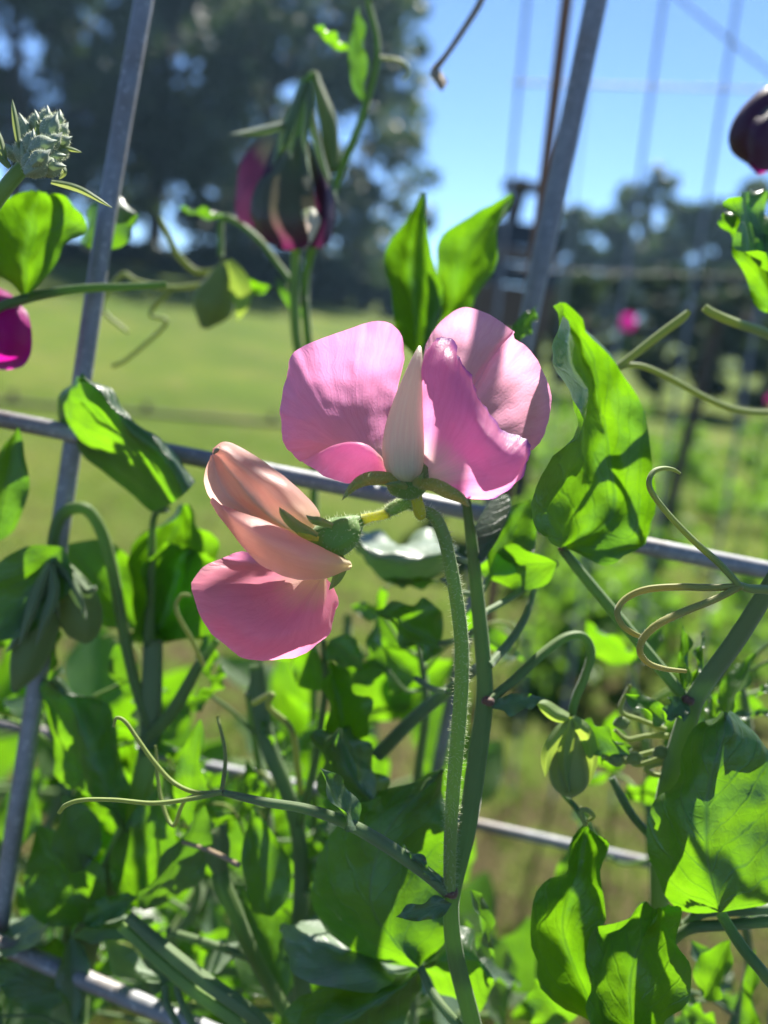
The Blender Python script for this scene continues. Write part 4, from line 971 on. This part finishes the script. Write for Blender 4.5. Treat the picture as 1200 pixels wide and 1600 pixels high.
lq = plant('vine with a broad flat ribbed stem slanting below a bright upright leaf', 470, 1640, 70)
stem(lq, [(190, 1445, 48), (250, 1500, 45), (310, 1550, 43), (380, 1600, 42), (450, 1660, 46)], [18, 22, 24, 24, 22], M['stalk'], 'stem', ground=True, n=20, ns=50, ribs=.12)
stem(lq, [(200, 1432, 44), (262, 1486, 42), (322, 1534, 41), (392, 1584, 40), (456, 1650, 46)], [16, 20, 22, 22, 22], M['stem_grey'], 'stem', ground=True, n=20, ns=50, ribs=.12)
stem(lq, [(400, 1040, 80), (405, 1100, 80), (420, 1170, 78), (445, 1230, 76), (465, 1300, 74), (470, 1380, 72), (468, 1480, 70), (480, 1640, 70)], [22, 26, 26, 24, 24, 24, 26, 28], M['stem_grey'], 'stem', ground=True, ns=60, flat=.4)
pleaf(lq, (425, 1432, 56), (392, 1262, 54), 42, roll=-18, fold=25, mat='leaf_bright')
pleaf(lq, (500, 1080, 70), (478, 1000, 64), 34, roll=20, fold=25, mat='leaf_bright')
pleaf(lq, (515, 1000, 62), (566, 1045, 58), 28, roll=15, fold=20, mat='leaf_bright')
leaf(lq, [[(520, 1165), (508, 1110), (508, 1060), (515, 1035)], [(540, 1160), (530, 1100), (520, 1060), (516, 1034)], [(575, 1150), (580, 1105), (555, 1075), (518, 1034)]], (48, 56, 50), mat='leaf_bright', edge=1.2)
leaf(lq, [[(560, 1255), (510, 1230), (500, 1180), (505, 1150), (530, 1138)], [(580, 1250), (550, 1215), (535, 1180), (530, 1155), (532, 1138)], [(605, 1235), (600, 1205), (575, 1175), (555, 1150), (536, 1138)]], (46, 34, 50), amp=1.0, edge=1.6)
stem(lq, [(505, 1000, 64), (508, 1070, 66), (500, 1140, 68), (490, 1200, 70), (468, 1290, 74)], [10, 10, 11, 12, 12], M['stem'], 'leaf_stalk')
stem(lq, [(395, 1100, 66), (425, 1085, 60), (420, 1105, 62), (455, 1140, 64), (465, 1200, 68), (470, 1240, 72)], [8, 9, 9, 10, 10, 10], M['tendril'], 'tendril', ns=40)
stem(lq, [(480, 1640, 62), (400, 1500, 60), (365, 1420, 58), (345, 1370, 58), (348, 1320, 60)], [20, 22, 24, 26, 14], M['stem'], 'leaf_stalk', ns=40)
bud(lq, [(345, 1375), (340, 1340), (342, 1310), (350, 1290)], [10, 34, 32, 8], 58)
stem(lq, [(285, 1315, 50), (330, 1330, 48), (375, 1352, 46)], [7, 7, 8], M['dry_stalk'], 'dry_tendril')
leaf(lq, [[(312, 1525), (325, 1490), (345, 1470), (372, 1472)], [(316, 1527), (335, 1505), (352, 1488), (374, 1474)], [(322, 1530), (345, 1515), (362, 1500), (376, 1478)]], (72, 66, 60), mat='leaf_pale_sunlit', amp=.4, edge=.3, nu=14, nv=12)
pleaf(lq, (445, 1560, 70), (370, 1380, 80), 60, roll=-10)
pleaf(lq, (480, 1400, 70), (520, 1320, 74), 30, roll=60, mat='leaf_grey'); pleaf(lq, (440, 1500, 60), (500, 1430, 60), 24, roll=20, mat='leaf_grey')
stem(lq, [(262, 1455, 66), (330, 1475, 62), (400, 1500, 60)], [12], M['stem_grey'], 'leaf_stalk')
for x0, x1_ in ((258, 262), (275, 285)):
    stem(lq, [(x0, 1540, 50), (x1_, 1570, 48), (x1_ + 25, 1620, 46)], [10], M['stem_grey'], 'leaf_stalk')

# --- purple bloom plant
pp = plant('sweet pea vine bearing a drooping dark purple bloom in a green calyx', 480, 1300, 150)
ZP = 120
stem(pp, [(575, 0, 110), (590, 80, 112), (570, 170, 114), (535, 260, 118), (505, 340, 122), (478, 430, 126), (480, 520, 128), (490, 640, 135), (490, 900, 140), (490, 1200, 150)], [9, 10, 11, 12, 13, 13, 13, 13, 13, 13], M['stem'], 'stem', ground=True, ns=80)
stem(pp, [(490, 640, 135), (465, 540, 122), (460, 460, 118), (462, 390, 116)], [14, 15, 15, 14], M['stalk'], 'flower_stalk')
v_ = tube_vf(ppx([(476, 126, ZP), (470, 150, ZP), (462, 200, ZP), (458, 250, ZP), (455, 300, ZP), (452, 345, ZP)]), [pxr(12, ZP), pxr(20, ZP), pxr(30, ZP), pxr(48, ZP), pxr(64, ZP), pxr(40, ZP)], 18, 24)
pbm_ = mesh_obj('bloom', v_[0], v_[1], M['calyx'], pp, v_[2]); pbm_['label'] = 'drooping dark purple bloom with green pointed sepals'
stem(pp, [(476, 130, ZP), (492, 118, ZP), (500, 150, ZP), (520, 210, ZP), (530, 260, ZP)], [12, 13, 12, 12, 12], M['stem'], 'flower_stalk')
zq = ZP - 8
sheet('petal', [[(466, 215, zq), (410, 275, zq - 2), (390, 325, zq - 2), (398, 362, zq)], [(467, 212, zq - 4), (425, 285, zq - 7), (412, 340, zq - 8), (424, 382, zq - 4)],
                [(468, 212, zq - 5), (445, 290, zq - 10), (440, 345, zq - 11), (450, 390, zq - 6)], [(470, 212, zq - 5), (468, 290, zq - 11), (468, 345, zq - 11), (472, 388, zq - 6)],
                [(472, 214, zq - 3), (488, 290, zq - 8), (494, 335, zq - 8), (492, 372, zq - 3)]], M['petal_wilt'], pbm_, 24, 30, amp=.6e-3, rim=1.2e-3, seed=.4)
sheet('petal', [[(452, 190, zq + 4), (400, 222, zq + 4), (374, 262, zq + 4), (369, 320, zq + 5), (374, 345, zq + 6)], [(454, 200, zq), (412, 245, zq), (390, 290, zq), (384, 330, zq + 2), (388, 352, zq + 4)],
                [(458, 206, zq - 2), (432, 255, zq - 4), (410, 300, zq - 3), (400, 340, zq), (404, 358, zq + 2)]], M['petal_purple'], pbm_, 18, 20, amp=.6e-3, rim=1.2e-3, seed=1.4)
sheet('petal', [[(478, 225, zq + 2), (490, 290, zq + 2), (488, 345, zq + 3), (484, 386, zq + 3)], [(482, 222, zq), (506, 285, zq - 2), (508, 335, zq), (502, 386, zq + 2)], [(486, 220, zq + 4), (518, 280, zq + 4), (524, 335, zq + 6), (519, 372, zq + 7)]], M['petal_purple'], pbm_, 18, 20, amp=.6e-3, rim=1.2e-3, seed=2.4)
sheet('petal', [[(470, 330, zq - 12), (480, 360, zq - 13), (484, 382, zq - 11)], [(482, 325, zq - 12), (492, 350, zq - 13), (492, 368, zq - 12)], [(490, 325, zq - 10), (500, 340, zq - 11), (499, 352, zq - 10)]], M['petal_keel'], pbm_, 10, 10)
for pts, wd in (([(476, 130), (462, 175), (456, 215), (454, 250)], 18), ([(480, 128), (490, 195), (505, 255), (530, 322)], 13), ([(456, 190), (425, 200), (395, 206), (358, 210)], 15),
                ([(472, 145), (455, 185), (440, 225), (425, 262)], 20), ([(484, 130), (482, 180), (476, 215), (480, 250)], 14)):
    sepal(pbm_, [(x, y, zq - 12) for x, y in pts], wd, cup=2, mat='sepal_dull')
bud(pp, [(520, 268), (516, 235), (512, 190), (500, 150), (492, 112)], [14, 26, 26, 20, 5], 118)
pleaf(pp, (568, 160, 112), (560, 10, 112), 20, roll=30, fold=35, mat='leaf_grey'); pleaf(pp, (545, 78, 114), (490, 40, 112), 10, roll=30, mat='leaf_bright')
pleaf(pp, (480, 500, 128), (430, 430, 126), 14, roll=40, mat='leaf_grey')
pleaf(pp, (350, 455, 130), (425, 448, 128), 16, roll=10, mat='leaf_bright')
bud(pp, [(352, 408), (345, 440), (330, 480), (318, 512)], [12, 44, 60, 12], 128)
sepal(pp, [(352, 410, 126), (372, 440, 124), (378, 470, 124), (372, 500, 126)], 34, name='leaf')
pleaf(pp, (350, 335, 128), (280, 325, 126), 12, roll=60, mat='leaf_grey')
stem(pp, [(478, 470, 126), (440, 420, 128), (400, 370, 128), (350, 340, 128), (345, 400, 128)], [10, 9, 9, 9, 9], M['stem'], 'leaf_stalk', ns=40)
stem(pp, [(350, 420, 130), (310, 425, 130), (280, 400, 128), (262, 365, 126), (250, 340, 126)], [10, 10, 10, 9, 7], M['tendril'], 'tendril')
stem(pp, [(350, 440, 132), (270, 450, 134), (215, 440, 134), (190, 430, 134), (160, 480, 134), (200, 520, 134)], [9, 8, 8, 7, 7, 5], M['tendril'], 'tendril', ns=40)
stem(pp, [(270, 450, 134), (235, 490, 134), (260, 505, 134), (200, 560, 134), (175, 572, 134)], [7, 7, 6, 6, 7], M['tendril'], 'tendril', ns=40)
stem(pp, [(590, 90, 112), (625, 95, 114), (640, 110, 116), (630, 125, 116)], [6, 5, 4, 4], M['tendril'], 'tendril')

# --- bud cluster and magenta bloom, upper left
bc = plant('vine with a pale hairy cluster of tight grey green buds and a shaded leaf', -120, 1500, 60)
stem(bc, [(-130, 450, 40), (-130, 700, 50), (-125, 1000, 55), (-120, 1500, 60)], [24], M['stem'], 'stem', ground=True, ns=40)
stem(bc, [(-130, 460, 40), (-60, 390, 25), (0, 305, 14), (30, 268, 12), (60, 240, 12)], [22, 22, 22, 22, 12], M['stem_grey'], 'flower_stalk', ns=30)
for (x, y, a, l, wd, zz) in ((34, 238, 100, 40, 28, 10), (78, 200, 65, 44, 34, 8), (95, 207, 55, 30, 26, 12), (66, 228, 20, 40, 36, 4), (40, 205, 110, 50, 24, 14), (78, 262, 5, 40, 36, 4),
                             (58, 262, 30, 44, 36, 2), (92, 240, 20, 34, 26, 10), (56, 192, 95, 30, 22, 14), (20, 240, 130, 30, 24, 12), (90, 188, 80, 26, 24, 14), (62, 248, 40, 34, 30, 0), (48, 222, 80, 34, 26, 6), (82, 222, 45, 32, 26, 6), (98, 222, 30, 26, 22, 9), (72, 184, 85, 28, 22, 12), (46, 252, 60, 34, 26, 5), (84, 246, 10, 30, 24, 6)):
    ca, sa = math.cos(math.radians(a)), -math.sin(math.radians(a))
    pt = [(x + ca * l * t, y + sa * l * t) for t in (-.5, -.2, .1, .35, .5)]
    wd *= .8; q = bud(bc, pt, [wd * .3, wd * .9, wd, wd * .6, 2], zz, 'bud_grey', ribs=0.02)
    hairs(q, q, 200, 0.0005, int(x * 7 + y))
    sepal(q, [(pt[0][0], pt[0][1], zz - 1.5), (pt[2][0] + 3, pt[2][1] - 2, zz - 2.4), (pt[4][0] + ca * 6, pt[4][1] + sa * 6, zz - 1)], wd * .5, mat='bud_grey', cup=.6)
for pts in ([(30, 230), (24, 190), (19, 155)], [(8, 250), (2, 225), (-6, 196)], [(60, 250), (95, 232), (128, 238)], [(80, 284), (125, 296), (176, 325)], [(88, 250), (100, 268), (92, 280)], [(58, 215), (60, 200), (57, 188)], [(15, 262), (0, 245), (-15, 232)]):
    sepal(bc, [(x, y, 8) for x, y in cr(pts, 5)], 11, mat='bud_green', name='bract', cup=.8)
leaf(bc, [[(36, 466), (-5, 420), (-20, 370), (0, 320), (45, 298)], [(38, 466), (40, 420), (50, 370), (60, 330), (60, 298)], [(42, 466), (95, 400), (128, 360), (122, 320), (80, 300)]], (48, 58, 46), amp=1.0, edge=1.0)
stem(bc, [(260, 444, 58), (200, 448, 56), (140, 450, 54), (90, 456, 52), (38, 467, 50), (-20, 490, 46), (-128, 560, 44)], [9, 11, 13, 14, 15, 16, 18], M['stem'], 'leaf_stalk', ns=40)
leaf(bc, [[(210, 330), (165, 300), (140, 330), (128, 380)], [(215, 335), (185, 330), (160, 350), (135, 385)], [(215, 340), (205, 370), (180, 390), (140, 388)]], (78, 74, 78), mat='leaf_grey')
mg = plant('vine at the left edge with a vivid magenta bloom', -150, 1500, 90)
stem(mg, [(-150, 560, 70), (-150, 900, 80), (-150, 1500, 90)], [22], M['stem'], 'stem', ground=True, ns=30)
stem(mg, [(-150, 580, 70), (-110, 500, 60), (-60, 490, 52)], [14], M['stem'], 'flower_stalk')
v_ = tube_vf(ppx([(-62, 488, 52), (-45, 492, 52), (-25, 500, 52)]), [pxr(10, 52), pxr(44, 52), pxr(40, 52)], 12, 10)
mbm = mesh_obj('bloom', v_[0], v_[1], M['calyx'], mg, v_[2])
sheet('petal', [[(-40, 495, 50), (-20, 460, 52), (-5, 455, 56)], [(-40, 495, 50), (10, 480, 48), (40, 482, 54)], [(-40, 497, 49), (10, 515, 44), (52, 528, 52)], [(-40, 500, 49), (5, 545, 46), (40, 570, 54)], [(-40, 502, 50), (-15, 555, 50), (0, 578, 56)], [(-40, 502, 50), (-50, 540, 52), (-50, 570, 56)]], M['petal_magenta'], mbm, 20, 30, amp=.5e-3)
sheet('petal', [[(-40, 495, 55), (-40, 460, 60), (-30, 440, 66)], [(-40, 495, 55), (5, 470, 62), (25, 470, 70)], [(-40, 497, 55), (5, 520, 62), (30, 550, 70)]], M['petal_magenta'], mbm, 12, 16, amp=.5e-3)

# --- dead twig against the sky
tw = thing('dead_twig', 'dry grey twig with a withered flower tip against the sky', 'twig', P(760, -60, 100))
tube('shaft', ppx([(775, -60, 100), (752, 0, 98), (725, 45, 96), (698, 85, 95), (678, 110, 95)]), [pxr(11, 98), pxr(11, 98), pxr(10, 98), pxr(9, 98), pxr(12, 98)], M['dry_stalk'], tw)
sheet('withered_petal', [[(680, 104, 95), (672, 115, 94), (682, 132, 95)], [(684, 108, 93), (684, 122, 90), (690, 142, 92)], [(690, 112, 95), (696, 122, 96), (700, 128, 97)]], M['dry_stalk'], tw, 10, 8)

# ================================================================== vines behind, filling the lower left
def fill_vine(label, x, y, z, n, box_, seed, zr):
    r_ = random.Random(seed); p_ = plant(label, x, 1640, z, group=None)
    pts = [(x + r_.uniform(-30, 30), yy, z + r_.uniform(-8, 8)) for yy in np.linspace(y, 1640, 6)]
    stem(p_, pts, [13, 16, 18, 18, 18, 18], M['stem_grey'], 'stem', ground=True, ns=40)
    for k in range(n):
        bx2 = r_.uniform(box_[0], box_[1]); by2 = r_.uniform(box_[2], box_[3]); zz = z + r_.uniform(*zr)
        an = r_.uniform(-2.6, -0.5); L = r_.uniform(90, 170)
        tp = (bx2 + math.cos(an) * L, by2 + math.sin(an) * L, zz + r_.uniform(-25, 25))
        pleaf(p_, (bx2, by2, zz), tp, L * r_.uniform(.28, .42), roll=r_.uniform(-60, 60), fold=r_.uniform(5, 35), mat=r_.choice(['leaf', 'leaf', 'leaf_grey', 'leaf_bright']), nu=12, nv=9, edge=1.5)
        sx_ = pts[min(5, int((by2 - y) / max(1, 1640 - y) * 5))]
        stem(p_, [(bx2, by2, zz), ((bx2 + sx_[0]) / 2, (by2 + sx_[1]) / 2 + 15, (zz + sx_[2]) / 2), (sx_[0], sx_[1] + 40, sx_[2])], [8, 9, 9], M['stem'], 'leaf_stalk', n=6, ns=8)
fill_vine('leafy vine low behind the slanting grey rod', 60, 1300, 140, 16, (-60, 200, 1380, 1720), 5, (-10, 60))
fill_vine('leafy vine low behind the flat ribbed stem', 300, 1380, 140, 16, (160, 460, 1420, 1740), 6, (-20, 60))
fill_vine('leafy vine behind the lower nodding bloom', 560, 960, 150, 12, (480, 700, 1050, 1440), 8, (0, 50))
fill_vine('leafy vine low down behind the ribbed main stem', 600, 1420, 130, 14, (520, 800, 1540, 1740), 10, (-10, 60))

def tangle(label, x, z, n, box_, seed, zr):
    """thin shoots with small paired leaflets and curling tendrils"""
    r_ = random.Random(seed); p_ = plant(label, x, 1640, z)
    pts = [(x + r_.uniform(-40, 40), yy, z + r_.uniform(-8, 8)) for yy in np.linspace(box_[2], 1640, 6)]
    stem(p_, pts, [9, 12, 14, 14, 14, 14], M['stem_grey'], 'stem', ground=True, ns=40)
    for k in range(n):
        i = r_.randrange(5); s_ = pts[i]; q = pts[i + 1]; t = r_.random(); o = tuple(s_[a] + (q[a] - s_[a]) * t for a in range(3))
        an = r_.uniform(-2.9, -0.2); L = r_.uniform(70, 190)
        e = (min(max(o[0] + math.cos(an) * L, box_[0]), box_[1]), o[1] + math.sin(an) * L * .7, o[2] + r_.uniform(*zr))
        mid = ((o[0] + e[0]) / 2, (o[1] + e[1]) / 2 + r_.uniform(-25, 25), (o[2] + e[2]) / 2)
        stem(p_, [o, mid, e], [7, 6, 5], M['stem_grey' if k % 3 else 'stalk'], 'leaf_stalk', n=7, ns=10)
        if k % 3 == 0:
            c = [e]; a2 = an; rad = r_.uniform(14, 34); sg = r_.choice((-1, 1))
            for u in range(7):
                c.append((c[-1][0] + math.cos(a2) * rad, c[-1][1] + math.sin(a2) * rad, e[2] + u * 1.5)); a2 += sg * r_.uniform(.2, .9); rad *= .86
            stem(p_, c, [5, 5, 4.5, 4, 4, 3.5, 3, 2.5], M['tendril'], 'tendril', n=6, ns=30)
        for sg in (-1, 1):
            a3 = an + sg * r_.uniform(.5, 1.1); Lf = r_.uniform(45, 100)
            pleaf(p_, e, (e[0] + math.cos(a3) * Lf, e[1] + math.sin(a3) * Lf, e[2] + r_.uniform(-12, 18)), Lf * r_.uniform(.22, .36), roll=r_.uniform(-70, 70), fold=r_.uniform(5, 40),
                  mat=r_.choice(['leaf', 'leaf_bright', 'leaf', 'leaf_grey']), nu=12, nv=9, edge=1.2)
tangle('thin shoots with small leaflets tangled round the slanting grey rod', 130, 85, 11, (-40, 330, 1060, 1640), 31, (-20, 25))
tangle('thin shoots with small leaflets below the lower pink bloom', 420, 95, 13, (330, 560, 1080, 1640), 32, (-25, 25))
tangle('thin shoots with small leaflets behind the hairy flower stalk', 640, 90, 10, (560, 730, 960, 1640), 33, (-20, 25))
tangle('thin shoots with small leaflets behind the drooping pale green bud', 985, 110, 10, (860, 1160, 1080, 1640), 34, (-20, 30))
tangle('thin shoots with small leaflets at the foot of the golden tendrils', 1150, 80, 9, (1060, 1260, 1040, 1640), 35, (-20, 25))
tangle('thin shoots with small leaflets low behind the flat ribbed stem', 270, 110, 12, (150, 400, 1300, 1640), 36, (-20, 30))
fill_vine('shaded vine low on the ground behind the left vines', 100, 1090, 330, 46, (-150, 300, 1110, 1600), 12, (-40, 160))
fill_vine('shaded vine low on the ground behind the bright upright leaf', 330, 1150, 330, 40, (200, 520, 1180, 1600), 14, (-40, 160))
fill_vine('shaded vine low on the ground behind the hairy stalk', 560, 1100, 330, 34, (420, 720, 1130, 1600), 13, (-40, 140))

# ------------------------------------------------------------------ haze over far trees, added also to imitate the lens flare veil
b = NB('haze_veil'); pv = b.n('VolumePrincipled', i_Density=0.0009, i_Anisotropy=0.3); pv.inputs['Color'].default_value = (0.42, 0.69, 1.0, 1)
b.l(pv.outputs[0], b.out.inputs['Volume'])
V, F = box_vf((0, 400, 21), 1240, 1040, 46)
tag(mesh_obj('haze', V, F, M['haze_veil'], smooth=False), 'thin pale blue haze also standing in for lens flare over the lawn and trees', 'haze', kind='stuff')
